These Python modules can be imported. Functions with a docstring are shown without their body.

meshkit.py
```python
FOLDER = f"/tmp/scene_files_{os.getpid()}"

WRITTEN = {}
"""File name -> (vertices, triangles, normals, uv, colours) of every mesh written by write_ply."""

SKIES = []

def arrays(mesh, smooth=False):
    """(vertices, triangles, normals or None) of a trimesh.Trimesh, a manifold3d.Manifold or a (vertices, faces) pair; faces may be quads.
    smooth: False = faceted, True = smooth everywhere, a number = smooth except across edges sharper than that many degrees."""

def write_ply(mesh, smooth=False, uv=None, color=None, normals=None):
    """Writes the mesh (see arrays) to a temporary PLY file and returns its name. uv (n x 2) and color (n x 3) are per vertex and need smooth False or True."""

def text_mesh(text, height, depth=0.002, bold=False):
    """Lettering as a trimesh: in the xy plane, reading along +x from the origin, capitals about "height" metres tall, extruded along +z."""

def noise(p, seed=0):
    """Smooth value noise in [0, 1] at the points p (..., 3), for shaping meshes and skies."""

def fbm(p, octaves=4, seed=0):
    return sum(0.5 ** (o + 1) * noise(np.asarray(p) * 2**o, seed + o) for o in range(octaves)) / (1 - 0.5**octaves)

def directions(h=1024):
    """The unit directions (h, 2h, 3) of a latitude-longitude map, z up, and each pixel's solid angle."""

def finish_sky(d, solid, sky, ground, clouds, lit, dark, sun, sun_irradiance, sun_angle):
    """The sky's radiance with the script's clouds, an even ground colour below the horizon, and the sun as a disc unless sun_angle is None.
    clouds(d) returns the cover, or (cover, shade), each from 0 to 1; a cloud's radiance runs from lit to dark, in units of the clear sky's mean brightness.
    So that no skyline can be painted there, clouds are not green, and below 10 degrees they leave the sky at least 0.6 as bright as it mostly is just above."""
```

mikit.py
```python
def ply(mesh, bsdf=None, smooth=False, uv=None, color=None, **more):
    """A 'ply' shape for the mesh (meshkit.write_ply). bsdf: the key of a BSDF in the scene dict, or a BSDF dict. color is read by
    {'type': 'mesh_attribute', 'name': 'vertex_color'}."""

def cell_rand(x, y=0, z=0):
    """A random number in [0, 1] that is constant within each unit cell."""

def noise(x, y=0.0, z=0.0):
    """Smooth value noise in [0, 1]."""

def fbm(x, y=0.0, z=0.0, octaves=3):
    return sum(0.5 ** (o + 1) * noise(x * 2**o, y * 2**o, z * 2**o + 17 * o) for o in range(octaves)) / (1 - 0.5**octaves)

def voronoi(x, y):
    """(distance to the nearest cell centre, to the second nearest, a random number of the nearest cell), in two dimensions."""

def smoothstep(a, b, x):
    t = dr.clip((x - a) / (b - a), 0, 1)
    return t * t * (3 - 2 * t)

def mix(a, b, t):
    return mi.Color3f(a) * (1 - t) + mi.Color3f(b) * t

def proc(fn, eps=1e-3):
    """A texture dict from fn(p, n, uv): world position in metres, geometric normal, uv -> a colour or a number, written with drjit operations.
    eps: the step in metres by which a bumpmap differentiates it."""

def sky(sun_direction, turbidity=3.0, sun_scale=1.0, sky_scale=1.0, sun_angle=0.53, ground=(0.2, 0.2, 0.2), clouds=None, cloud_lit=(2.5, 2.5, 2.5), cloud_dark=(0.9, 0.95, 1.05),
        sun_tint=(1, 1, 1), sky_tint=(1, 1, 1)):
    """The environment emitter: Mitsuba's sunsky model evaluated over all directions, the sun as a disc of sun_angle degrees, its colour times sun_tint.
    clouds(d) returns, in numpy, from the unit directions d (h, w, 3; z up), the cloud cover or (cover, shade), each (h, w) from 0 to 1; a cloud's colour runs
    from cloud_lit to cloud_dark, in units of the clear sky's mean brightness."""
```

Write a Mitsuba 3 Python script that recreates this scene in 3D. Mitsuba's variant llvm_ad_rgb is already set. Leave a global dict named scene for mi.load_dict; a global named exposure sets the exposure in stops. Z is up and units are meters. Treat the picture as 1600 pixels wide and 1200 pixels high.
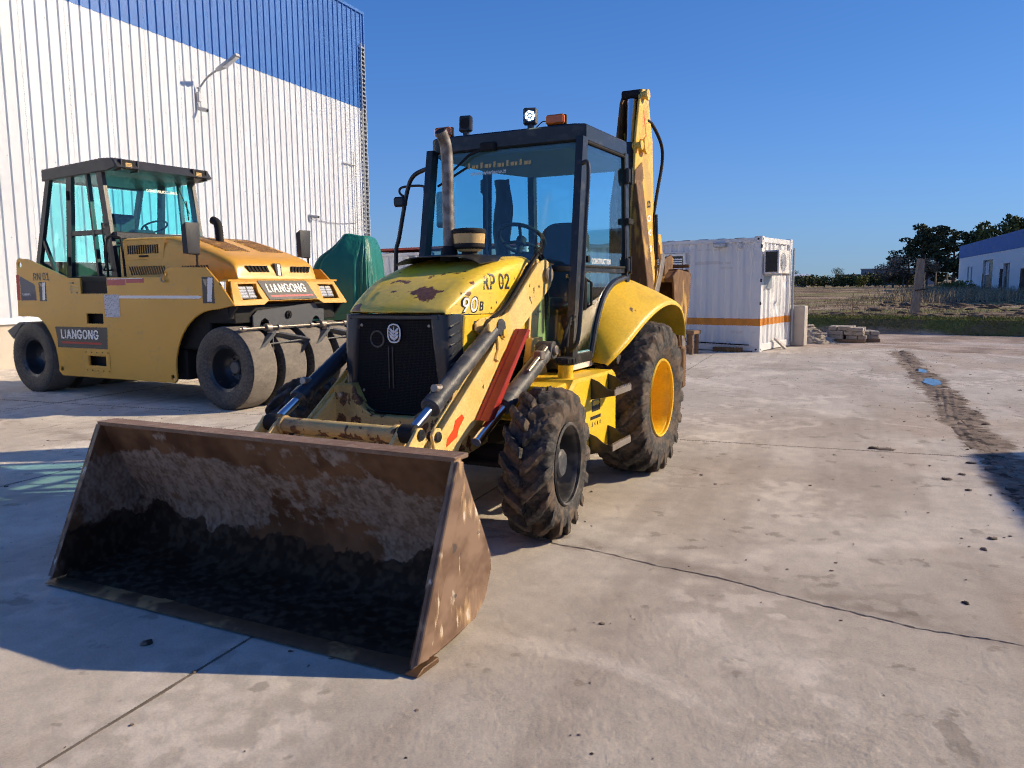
import math, random
import numpy as np, trimesh, mapbox_earcut
import drjit as dr
import mitsuba as mi
import mikit, meshkit
from mikit import proc, noise, fbm, voronoi, cell_rand, smoothstep, mix
from shapely.geometry import Polygon, LineString, box as sbox
from shapely.ops import unary_union

random.seed(7)
rng = np.random.default_rng(7)
T = mi.ScalarTransform4f
scene, labels = {}, {}

# ------------------------------------------------------------------ camera, sky, exposure
EYE = np.array([0.0, 0.0, 1.55])
PITCH, ROLL, FOC = math.atan(155 / 1265.0), math.atan(0.0108), 1265.0
_fw = np.array([0, math.cos(PITCH), -math.sin(PITCH)])
_up0 = np.array([0, math.sin(PITCH), math.cos(PITCH)])
_up = math.sin(ROLL) * np.array([1.0, 0, 0]) + math.cos(ROLL) * _up0
scene['camera'] = {'type': 'perspective', 'fov_axis': 'x', 'fov': math.degrees(2 * math.atan(800 / FOC)), 'near_clip': 0.05, 'far_clip': 3000.0,
                   'to_world': T().look_at(origin=EYE.tolist(), target=(EYE + _fw).tolist(), up=_up.tolist())}
SUN = np.array([1.54, 0.2028, 0.805]); SUN /= np.linalg.norm(SUN)
scene['sky'] = mikit.sky(SUN.tolist(), turbidity=2.2, ground=(0.30, 0.26, 0.22), sky_tint=(0.245, 0.475, 0.88), sun_tint=(0.94, 0.97, 1.03), sun_scale=0.85,
                         clouds=lambda d: 0.62 * np.exp(-np.clip(d[..., 2], 0, 1) / 0.09), cloud_lit=(1.55, 1.95, 2.15))      # pale haze low over the horizon
exposure = 2.35

# ------------------------------------------------------------------ frames
def frame(ox, oy, deg):
    a = math.radians(deg)
    m = np.eye(4)
    m[:3, 0] = [math.cos(a), math.sin(a), 0]; m[:3, 1] = [-math.sin(a), math.cos(a), 0]; m[:3, 3] = [ox, oy, 0]
    return m
VM = frame(0.401, 7.135, 242.7)                 # backhoe loader: X forward, Y to its left, Z up
RM = frame(-3.66314, 10.22122, -29.4596)        # road roller
WD = np.array([0.366306, 0.930495, 0.0]); WN = np.array([WD[1], -WD[0], 0.0]); W0 = np.array([-10.12317, 15.94301, 0.0])
WM = np.eye(4); WM[:3, 0], WM[:3, 1], WM[:3, 3] = WD, -WN, W0   # warehouse wall: X along it, Y into the building
CM = frame(5.50, 17.93, 180 - 35.6 + 0.0)
CM[:3, 0] = [-math.cos(math.radians(35.6)), math.sin(math.radians(35.6)), 0]   # container: X along its long side, Y along its end
CM[:3, 1] = [math.sin(math.radians(35.6)), math.cos(math.radians(35.6)), 0]
CM[:3, 3] = [5.50, 17.93, 0]

# ------------------------------------------------------------------ mesh helpers
def tm(v, f): return trimesh.Trimesh(np.asarray(v, float), np.asarray(f, int), process=False)
def cat(*ms):
    ms = [m for x in ms for m in (x if isinstance(x, (list, tuple)) else [x])]
    return trimesh.util.concatenate(ms) if len(ms) > 1 else ms[0]
def quads(q): q = np.asarray(q, int).reshape(-1, 4); return np.vstack([q[:, [0, 1, 2]], q[:, [0, 2, 3]]])
def gridf(n, m, cu=False, cv=False):
    i, j = np.meshgrid(np.arange(n if cu else n - 1), np.arange(m if cv else m - 1), indexing='ij')
    i2, j2 = (i + 1) % n, (j + 1) % m
    return quads(np.stack([i * m + j, i2 * m + j, i2 * m + j2, i * m + j2], -1))
def fixn(m):
    if m.volume < 0: m.invert()
    return m
def hull(p): return trimesh.convex.convex_hull(np.asarray(p, float))
def box(x0, x1, y0, y1, z0, z1, b=0.004):
    b = min(b, 0.45 * (x1 - x0), 0.45 * (y1 - y0), 0.45 * (z1 - z0))
    if b <= 0:
        m = trimesh.creation.box(extents=(x1 - x0, y1 - y0, z1 - z0)); m.apply_translation(((x0 + x1) / 2, (y0 + y1) / 2, (z0 + z1) / 2)); return m
    p = []
    for sx, x in ((1, x0), (-1, x1)):
        for sy, y in ((1, y0), (-1, y1)):
            for sz, z in ((1, z0), (-1, z1)):
                p += [(x + sx * b, y + sy * b, z), (x + sx * b, y, z + sz * b), (x, y + sy * b, z + sz * b)]
    return hull(p)
def signed(P): x, y = P[:, 0], P[:, 1]; return 0.5 * np.sum(x * np.roll(y, -1) - np.roll(x, -1) * y)
def inset(P, c):
    e = np.roll(P, -1, 0) - P; e /= np.linalg.norm(e, axis=1, keepdims=True) + 1e-12
    n = np.stack([-e[:, 1], e[:, 0]], 1); n0 = np.roll(n, 1, 0)
    k = 1 + np.sum(n * n0, 1, keepdims=True)
    return P + c * (n + n0) / np.maximum(k, 0.35)
def earcut(rings):
    v = np.vstack(rings); return mapbox_earcut.triangulate_float64(np.ascontiguousarray(v), np.cumsum([len(r) for r in rings]).astype(np.uint32)).reshape(-1, 3).astype(int)
def prism(poly, a, b, axis='y', c=0.004, holes=()):
    """A plate: the outline extruded from a to b along an axis, its edges chamfered by c. axis y: outline in (x, z); x: (y, z); z: (x, y)."""
    a, b = min(a, b), max(a, b)
    rings = [np.asarray(poly, float)] + [np.asarray(h, float) for h in holes]
    rings = [r if (signed(r) > 0) == (k == 0) else r[::-1] for k, r in enumerate(rings)]
    c = min(c, 0.45 * abs(b - a)); ins = [inset(r, c) if c > 0 else r for r in rings]
    tri = earcut(ins); V, F, n = [], [], sum(map(len, rings))
    levels = [(ins, a)] + ([(rings, a + c), (rings, b - c)] if c > 0 else []) + [(ins, b)]
    for rs, h in levels: r = np.vstack(rs); V.append(np.column_stack([r, np.full(len(r), h)]))
    F += [tri[:, ::-1], tri + n * (len(levels) - 1)]
    st = 0
    for r in rings:
        i = np.arange(len(r)); j = (i + 1) % len(r)
        for k in range(len(levels) - 1):
            A = n * k + st; B = n * (k + 1) + st
            F.append(quads(np.stack([A + i, A + j, B + j, B + i], 1)))
        st += len(r)
    V = np.vstack(V)
    if axis == 'y': V = V[:, [0, 2, 1]]
    elif axis == 'x': V = V[:, [2, 0, 1]]
    m = tm(V, np.vstack(F)); return fixn(m)
def circ(cx, cy, r, n=20, a0=0): t = a0 + np.arange(n) * 2 * math.pi / n; return np.column_stack([cx + r * np.cos(t), cy + r * np.sin(t)])
def spline(P, n=6, closed=False):
    P = np.asarray(P, float); out = []; N = len(P)
    for i in range(N if closed else N - 1):
        p0, p1, p2, p3 = (P[(i - 1) % N], P[i], P[(i + 1) % N], P[(i + 2) % N]) if closed else (P[max(i - 1, 0)], P[i], P[i + 1], P[min(i + 2, N - 1)])
        for k in range(n):
            t = k / n
            out.append(0.5 * (2 * p1 + (p2 - p0) * t + (2 * p0 - 5 * p1 + 4 * p2 - p3) * t * t + (3 * p1 - p0 - 3 * p2 + p3) * t ** 3))
    if not closed: out.append(P[-1])
    return np.array(out)
def tube(P, r, n=10, caps=True):
    P = np.asarray(P, float); N = len(P); r = np.broadcast_to(r, (N,))
    t = np.gradient(P, axis=0); t /= np.linalg.norm(t, axis=1, keepdims=True) + 1e-12
    u = np.cross(t[0], [0, 0, 1.0] if abs(t[0][2]) < 0.9 else [1.0, 0, 0]); u /= np.linalg.norm(u); V = []
    ang = np.arange(n) * 2 * math.pi / n
    for k in range(N):
        u = u - t[k] * (u @ t[k]); u /= np.linalg.norm(u); w = np.cross(t[k], u)
        V.append(P[k] + r[k] * (np.cos(ang)[:, None] * u + np.sin(ang)[:, None] * w))
    F = [gridf(N, n, cv=True)]; V = np.vstack(V)
    if caps:
        V = np.vstack([V, P[:1], P[-1:]]); i = np.arange(n); j = (i + 1) % n
        F += [np.stack([j, i, i * 0 + N * n], 1), np.stack([i, j, i * 0], 1) + [(N - 1) * n, (N - 1) * n, N * n + 1]]
    return fixn(tm(V, np.vstack(F)))
def rod(p0, p1, r, n=18, c=0.003, r1=None):
    p0, p1 = np.asarray(p0, float), np.asarray(p1, float); d = (p1 - p0) / np.linalg.norm(p1 - p0); r1 = r if r1 is None else r1
    return tube([p0, p0 + d * c * 0.01, p0 + d * c, p1 - d * c, p1 - d * c * 0.01, p1], [0.001, r - c, r, r1, r1 - c, 0.001], n, caps=False)
def lathe(prof, n=48, axis='y', at=(0, 0, 0)):
    prof = np.asarray(prof, float); a = np.arange(n) * 2 * math.pi / n
    V = np.stack([np.outer(np.cos(a), prof[:, 0]), np.broadcast_to(prof[:, 1], (n, len(prof))), np.outer(np.sin(a), prof[:, 0])], -1).reshape(-1, 3)
    if axis == 'z': V = V[:, [0, 2, 1]]
    if axis == 'x': V = V[:, [1, 0, 2]]
    m = tm(V + np.asarray(at), gridf(n, len(prof), cu=True)); return m
def sheet(P, th=0.0):
    """A surface through a grid of points (n, m, 3), given thickness th along its normals."""
    P = np.asarray(P, float); n, m = P.shape[:2]
    if th == 0: return tm(P.reshape(-1, 3), gridf(n, m))
    N = np.cross(np.gradient(P, axis=0), np.gradient(P, axis=1)); N /= np.linalg.norm(N, axis=-1, keepdims=True) + 1e-12
    Q = P + N * th; V = np.vstack([P.reshape(-1, 3), Q.reshape(-1, 3)]); o = n * m; f = gridf(n, m)
    idx = np.arange(o).reshape(n, m); loop = np.concatenate([idx[0, :-1], idx[:-1, -1], idx[-1, :0:-1], idx[:0:-1, 0]]); nx = np.roll(loop, -1)
    return fixn(tm(V, np.vstack([f[:, ::-1], f + o, quads(np.stack([loop, nx, nx + o, loop + o], 1))])))
def bolt(p, d, r=0.014, h=0.012):
    p = np.asarray(p, float); d = np.asarray(d, float) / np.linalg.norm(d); return rod(p, p + d * h, r, 6, 0.002)
def moved(m, M): m = m.copy(); m.apply_transform(M); return m
def rotm(axis, deg, at=(0, 0, 0)): return trimesh.transformations.rotation_matrix(math.radians(deg), axis, at)
def add(key, mesh, bsdf, M=None, smooth=32, **lab):
    """One entry of the scene; a key already taken gets the next three-digit number."""
    k, i = key, 0
    while k in scene: i += 1; k = f'{key}_{i:03d}'
    if isinstance(mesh, (list, tuple)): mesh = cat(*mesh)
    if M is not None: mesh = moved(mesh, M)
    scene[k] = mikit.ply(mesh, bsdf, smooth=smooth)
    if lab: labels[k] = lab
    return k
def thing(key, label, category, group=None):
    k, i = key, 0
    while k in labels: i += 1; k = f'{key}_{i:03d}'
    labels[k] = {'label': label, 'category': category}
    if group: labels[k]['group'] = group
    return k

# ------------------------------------------------------------------ materials
def two(b): return {'type': 'twosided', 'bsdf': b}
def rgb(c): return {'type': 'rgb', 'value': list(c)}
def mat(name, color, rough=0.5, metallic=0.0, bump=None, bs=1.0, spec=0.5, clearcoat=0.0, rproc=None):
    """bump(p, n, uv): height in metres."""
    b = {'type': 'principled', 'base_color': proc(color) if callable(color) else rgb(color), 'roughness': proc(rproc) if rproc else float(rough), 'metallic': float(metallic), 'specular': float(spec)}
    if clearcoat: b['clearcoat'] = float(clearcoat); b['clearcoat_gloss'] = 0.85
    if bump: b = {'type': 'bumpmap', 'tex': proc(bump, eps=0.004), 'scale': float(bs), 'bsdf': b}
    scene[name] = two(b); return name
def veh(p):   # backhoe coordinates of a world point
    x, y = p.x - 0.401, p.y - 7.135
    return x * VM[0, 0] + y * VM[1, 0], x * VM[0, 1] + y * VM[1, 1], p.z
def rol(p):
    x, y = p.x + 3.66314, p.y - 10.22122
    return x * RM[0, 0] + y * RM[1, 0], x * RM[0, 1] + y * RM[1, 1], p.z
def ramp(a, b, t): return mix(a, b, dr.clip(t, 0, 1))
RUST, RUST2 = (0.105, 0.042, 0.020), (0.21, 0.095, 0.04)
def specks(p, s, lo, hi): return smoothstep(lo, hi, fbm(p.x * s, p.y * s, p.z * s, 3))
def rfbm(x, y, octaves=5, z=0.0):
    """fbm whose octaves are turned against each other, so that no lattice shows."""
    out, a, x, y = 0.0, 0.5, mi.Float(x), mi.Float(y)
    for o in range(octaves): out = out + a * noise(x, y, z + 7.3 * o); x, y, a = 1.62 * x - 1.21 * y + 5.1, 1.21 * x + 1.62 * y + 1.7, 0.5 * a
    return out / (1 - 0.5 ** octaves)
def m_concrete(p, n, uv):
    big = rfbm(p.x * 0.33, p.y * 0.33, 5); mid = rfbm(p.x * 1.6 + 9, p.y * 1.6, 6, 3.0); fine = rfbm(p.x * 13, p.y * 13, 4, 1.0); grit = noise(p.x * 170, p.y * 170); sand = noise(p.x * 390 + p.y * 100, p.y * 390 - p.x * 100)
    d = p.x * WD[0] + p.y * WD[1]; w = p.x * WN[0] + p.y * WN[1]
    c = mix((0.405, 0.367, 0.318), (0.515, 0.475, 0.413), smoothstep(0.25, 0.75, big * 0.5 + mid * 0.5))
    c = mix(c, (0.32, 0.275, 0.225), 0.45 * smoothstep(0.45, 0.72, rfbm(p.x * 0.8, p.y * 0.8, 6, 7.0)))
    c = mix(c, (0.58, 0.53, 0.465), 0.55 * smoothstep(0.54, 0.66, rfbm(p.x * 1.0 + 40, p.y * 1.0, 7, 1.0)) * smoothstep(0.38, 0.6, fine))
    c = mix(c, (0.27, 0.225, 0.185), 0.35 * smoothstep(0.50, 0.72, rfbm(d * 0.45, w * 3.6, 5, 2.0)))
    ck = (p.y - (3.33 + (2.10 - p.x) * 0.752)) / 1.25
    c = mix(c, (0.22, 0.185, 0.155), 0.7 * smoothstep(0.36, 0.58, 0.5 * mid + 0.5 * fine + 0.16 * rfbm(p.x * 1.3, p.y * 1.3, 3, 12.0) - 0.08) * smoothstep(0.20, 0.05, dr.abs(ck - 0.07) + 0.3 * (mid - 0.5)))      # earth caught along the crack
    c = mix(c, (0.37, 0.295, 0.23), 0.55 * smoothstep(0.52, 0.62, rfbm(p.x * 0.7, p.y * 0.7, 5, 4.0)) * smoothstep(-0.3, 0.3, w - 0.6))       # earth carried off the wheel track
    tk = rfbm(p.x * 2.4, p.y * 2.4, 6, 14.0); hw = 0.20 + 0.06 * noise(d * 0.7, 3.0)
    mud = smoothstep(0.06, -0.06, dr.abs(w - 1.42 + 0.10 * (mid - 0.5)) - hw + 0.34 * (tk - 0.47) + 0.14 * (fine - 0.5)) * smoothstep(4.0, 4.6, d + mid) * smoothstep(20.4, 19.9, d + mid)
    c = mix(c, mix((0.125, 0.092, 0.068), (0.23, 0.18, 0.14), smoothstep(0.35, 0.65, fine)), 0.9 * mud)       # trodden mud along the joint
    c = mix(c, (0.15, 0.125, 0.10), 0.45 * smoothstep(0.70, 0.78, rfbm(p.x * 8 + 5, p.y * 8, 5, 5.0)))
    c = mix(c, (0.19, 0.16, 0.135), 0.35 * smoothstep(0.62, 0.72, rfbm(p.x * 2.1 + 15, p.y * 2.1, 7, 8.0)) * smoothstep(0.42, 0.6, fine))
    c = mix(c, (0.62, 0.57, 0.50), 0.4 * smoothstep(0.030, 0.006, dr.abs(rfbm(p.x * 0.55 + 3, p.y * 0.55, 4, 9.0) - 0.5)) * smoothstep(0.5, 0.62, mid))       # pale scratched lines
    return c * (0.72 + 0.28 * fine + 0.16 * grit + 0.14 * sand)
def b_concrete(p, n, uv): return 0.006 * rfbm(p.x * 5, p.y * 5, 5) + 0.003 * rfbm(p.x * 42, p.y * 42, 3) + 0.0012 * noise(p.x * 150, p.y * 150)
mat('m_concrete', m_concrete, 0.9, bump=b_concrete, spec=0.25)
BM = np.array([0.575, 0.818])      # direction across the road towards the field
def m_ground(p, n, uv):
    m = p.x * BM[0] + p.y * BM[1]; wob = fbm(p.x * 0.6, p.y * 0.6, 0.0, 3) - 0.5
    fine = fbm(p.x * 9, p.y * 9, 0.0, 3); mid = fbm(p.x * 1.3, p.y * 1.3, 4.0, 4); grit = noise(p.x * 70, p.y * 70)
    dirt = mix((0.25, 0.195, 0.155), (0.40, 0.325, 0.265), smoothstep(0.3, 0.7, mid)); dirt = mix(dirt, (0.50, 0.45, 0.40), 0.6 * smoothstep(0.55, 0.7, fbm(m * 2.2, p.x * 0.25, 6.0, 3)))
    soil = mix((0.15, 0.125, 0.065), (0.12, 0.135, 0.045), smoothstep(0.40, 0.62, mid))
    grass = mix((0.11, 0.13, 0.035), (0.20, 0.19, 0.075), smoothstep(0.35, 0.65, fbm(p.x * 3, p.y * 3, 1.0, 3)))
    straw = mix((0.20, 0.145, 0.095), (0.34, 0.265, 0.175), smoothstep(0.35, 0.65, fbm(p.x * 0.9, p.y * 0.9, 2.0, 4)))
    straw = mix(straw, (0.085, 0.058, 0.042), 0.85 * smoothstep(0.46, 0.58, fbm(p.x * 0.5 + 3, m * 1.6, 2.0, 4)))
    straw = mix(straw, (0.16, 0.17, 0.055), 0.7 * smoothstep(0.55, 0.68, fbm(p.x * 0.16, p.y * 0.3, 9.0, 3)))
    c = mix(dirt, soil, smoothstep(25.9, 26.1, m + 0.3 * wob)); c = mix(c, grass, smoothstep(26.45, 26.6, m + 0.4 * wob)); c = mix(c, straw, smoothstep(27.4, 29.0, m + 2.5 * wob))
    return c * (0.72 + 0.4 * fine + 0.16 * grit)
mat('m_ground', m_ground, 0.95, bump=lambda p, n, uv: 0.03 * fbm(p.x * 3, p.y * 3, 0.0, 4), spec=0.15)
# paint of the backhoe loader
def hoodpaint(p, n, uv):
    X, Y, Z = veh(p); big = fbm(X * 3, Y * 3, Z * 3, 3); f = fbm(X * 16, Y * 16, Z * 16, 4)
    c = mix((0.86, 0.58, 0.028), (0.80, 0.56, 0.06), smoothstep(0.35, 0.65, big))
    c = mix(c, (0.72, 0.55, 0.16), 0.5 * smoothstep(0.35, 0.6, fbm(X * 2.2, Y * 5, Z * 3, 3)))
    def blob(x, y, rx, ry): return dr.exp(-(dr.square((X - x) / rx) + dr.square((Y - y) / ry)))
    spots = blob(2.30, 0.12, 0.06, 0.10) + 0.8 * blob(2.17, -0.13, 0.04, 0.08) + 1.1 * blob(2.44, -0.30, 0.05, 0.07) + 0.7 * blob(2.30, -0.1, 0.03, 0.05) + 0.65 * blob(2.05, 0.22, 0.03, 0.05) + 0.55 * blob(2.38, 0.2, 0.05, 0.08)
    r = smoothstep(0.50, 0.56, f * 0.62 + 0.42 * dr.minimum(spots, 1.1)) * smoothstep(1.385, 1.40, Z) + smoothstep(0.70, 0.73, f)
    c = mix(c, mix(RUST, RUST2, noise(X * 60, Y * 60, Z * 60)), dr.clip(r, 0, 1))
    return c * (0.9 + 0.2 * fbm(X * 40, Y * 40, Z * 40, 2))
mat('m_hood', hoodpaint, 0.38, bump=lambda p, n, uv: 0.0012 * fbm(p.x * 30, p.y * 30, p.z * 30, 2), spec=0.45)
def chipped(base, pale, amount, dirt=0.25):
    def fn(p, n, uv):
        X, Y, Z = veh(p); f = fbm(X * 14, Y * 14, Z * 14, 4); g = fbm(X * 3 + 7, Y * 3, Z * 3, 3); v = fbm(X * 30, Y * 30, Z * 6, 3)
        c = mix(base, pale, smoothstep(0.35, 0.65, g)); c = mix(c, (0.16, 0.11, 0.07), dirt * smoothstep(0.5, 0.7, fbm(X * 6, Y * 6, Z * 2 + 3, 4)))
        r = smoothstep(amount, amount + 0.03, 0.6 * f + 0.4 * v)
        return mix(c, mix((0.05, 0.03, 0.02), RUST2, noise(X * 70, Y * 70, Z * 70)), r) * (0.9 + 0.2 * noise(X * 90, Y * 90, Z * 90))
    return fn
mat('m_arm', chipped((0.76, 0.51, 0.14), (0.78, 0.57, 0.22), 0.68, 0.15), 0.4)
mat('m_chip', chipped((0.62, 0.42, 0.10), (0.55, 0.40, 0.16), 0.535, 0.5), 0.55)
mat('m_yellow', chipped((0.80, 0.50, 0.014), (0.76, 0.50, 0.030), 0.74, 0.12), 0.42)
mat('m_boom', chipped((0.78, 0.47, 0.065), (0.74, 0.48, 0.11), 0.68, 0.3), 0.5)
def boomrust(p, n, uv):
    X, Y, Z = veh(p); g = fbm(X * 5, Y * 9, Z * 1.6, 4)
    return mix(mix((0.10, 0.048, 0.018), (0.20, 0.10, 0.035), noise(X * 30, Y * 30, Z * 12)), (0.45, 0.27, 0.06), smoothstep(0.58, 0.66, g))
mat('m_boomrust', boomrust, 0.7)
def b_bucket(p, n, uv): return 0.007 * fbm(p.x * 14, p.y * 14, p.z * 14, 5)
def bucket_in(p, n, uv):
    X, Y, Z = veh(p); f = fbm(Y * 7, Z * 7, X * 7, 4); g = fbm(Y * 2.2 + 4, Z * 2.6, X, 4); h = fbm(Y * 26, Z * 26, X * 26, 3)
    c = mix((0.095, 0.045, 0.022), (0.185, 0.095, 0.048), smoothstep(0.3, 0.7, f))
    scr = smoothstep(0.47, 0.57, g + 0.28 * (h - 0.5) + 0.16 * smoothstep(0.22, 0.5, Z) - 0.30 * smoothstep(0.56, 0.72, Z))
    c = mix(c, mix((0.15, 0.105, 0.075), (0.34, 0.27, 0.215), smoothstep(0.3, 0.7, 0.35 * h + 0.4 * fbm(Y * 34, Z * 11, X * 11, 4) + 0.25 * noise(Y * 70, Z * 70, X * 70))), 0.8 * scr)                                      # earth-scraped steel
    soil = smoothstep(0.012, -0.008, Z - 0.27 - 0.26 * (fbm(Y * 3.1, X * 2, 2.0, 4) - 0.5) - 0.14 * (f - 0.5) - 0.10 * (h - 0.5)) * smoothstep(0.04, -0.02, X - 3.945 + 0.16 * (fbm(Y * 3.3 + 9, X * 3, 5.0, 3) - 0.5))
    c = mix(c, mix((0.016, 0.011, 0.008), (0.055, 0.036, 0.022), smoothstep(0.4, 0.7, h)), 0.93 * soil)                # black soil caked to a ragged line
    return c
mat('m_bucket_in', bucket_in, 0.8, bump=b_bucket, spec=0.15)
def bucket_out(p, n, uv):
    X, Y, Z = veh(p); f = fbm(X * 8, Y * 8, Z * 8, 4); g = fbm(X * 3.5 + 2, Y * 3, Z * 3.5, 4); s = fbm(X * 40, Y * 40, Z * 9, 3)
    c = mix((0.135, 0.078, 0.050), (0.235, 0.155, 0.11), smoothstep(0.3, 0.7, f)); c = mix(c, (0.46, 0.31, 0.16), 0.75 * smoothstep(0.5, 0.62, g * 0.6 + s * 0.4 + 0.12 * smoothstep(0.45, 0.8, Z)))
    c = mix(c, (0.62, 0.58, 0.52), 0.8 * smoothstep(0.60, 0.66, s * 0.6 + 0.4 * g)); return mix(c, (0.05, 0.05, 0.055), 0.7 * smoothstep(0.71, 0.75, fbm(X * 9 + 11, Y * 9, Z * 9, 4)))
mat('m_bucket_out', bucket_out, 0.6, bump=b_bucket, bs=0.5)
mat('m_bucket_top', lambda p, n, uv: mix(mix((0.12, 0.065, 0.04), (0.26, 0.17, 0.12), fbm(p.x * 9, p.y * 9, p.z * 20, 4)), (0.30, 0.235, 0.18), 0.35 * smoothstep(0.45, 0.75, fbm(p.x * 40, p.y * 40, p.z * 70, 4))), 0.6, bump=b_bucket, bs=0.4)
mat('m_lip', lambda p, n, uv: mix(mix((0.060, 0.034, 0.020), (0.17, 0.095, 0.048), fbm(p.x * 20, p.y * 20, p.z * 20, 4)), (0.38, 0.215, 0.095), smoothstep(0.50, 0.58, fbm(p.x * 4, p.y * 4, p.z * 4, 5))), 0.5, 0.25, bump=b_bucket, bs=0.5)
def rubber(muddy, mud, base=(0.030, 0.030, 0.032)):
    def fn(p, n, uv):
        f = fbm(p.x * 9, p.y * 9, p.z * 9, 4); h = fbm(p.x * 45, p.y * 45, p.z * 45, 3)
        c = mix(base, (0.075, 0.068, 0.062), smoothstep(0.35, 0.75, h))
        return mix(c, mix(mud, (mud[0] * 1.7, mud[1] * 1.7, mud[2] * 1.7), h), muddy * smoothstep(0.42, 0.62, f * 0.8 + h * 0.2))
    return fn
b_rub = lambda p, n, uv: 0.005 * fbm(p.x * 22, p.y * 22, p.z * 22, 4)
mat('m_tyre', rubber(0.8, (0.085, 0.060, 0.043)), 0.75, bump=b_rub, spec=0.4)
mat('m_rolltyre', rubber(0.15, (0.09, 0.08, 0.07), (0.035, 0.035, 0.037)), 0.6, bump=b_rub, bs=0.25)
mat('m_rolltread', lambda p, n, uv: mix((0.13, 0.115, 0.098), (0.24, 0.212, 0.18), fbm(p.x * 6, p.y * 6, p.z * 9, 4)) * (0.75 + 0.5 * fbm(p.x * 40, p.y * 40, p.z * 40, 3)), 0.85, bump=b_rub, bs=0.3)
mat('m_black', lambda p, n, uv: mix((0.016, 0.018, 0.022), (0.055, 0.05, 0.046), smoothstep(0.5, 0.8, fbm(p.x * 12, p.y * 12, p.z * 12, 4))), 0.35)
mat('m_cowl', lambda p, n, uv: mix((0.022, 0.026, 0.034), (0.09, 0.075, 0.06), smoothstep(0.62, 0.72, fbm(p.x * 10, p.y * 10, p.z * 10, 4))), 0.3, spec=0.6)
mat('m_matt', (0.02, 0.02, 0.021), 0.75, spec=0.25)
mat('m_grey', lambda p, n, uv: mix((0.050, 0.056, 0.068), (0.12, 0.115, 0.11), smoothstep(0.45, 0.7, fbm(p.x * 15, p.y * 15, p.z * 15, 3))), 0.5, 0.0, spec=0.35)
mat('m_rim', lambda p, n, uv: mix((0.028, 0.028, 0.030), (0.13, 0.115, 0.10), smoothstep(0.38, 0.66, fbm(p.x * 9, p.y * 9, p.z * 9, 4))), 0.5)
mat('m_chrome', (0.75, 0.75, 0.77), 0.12, 1.0)
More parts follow.
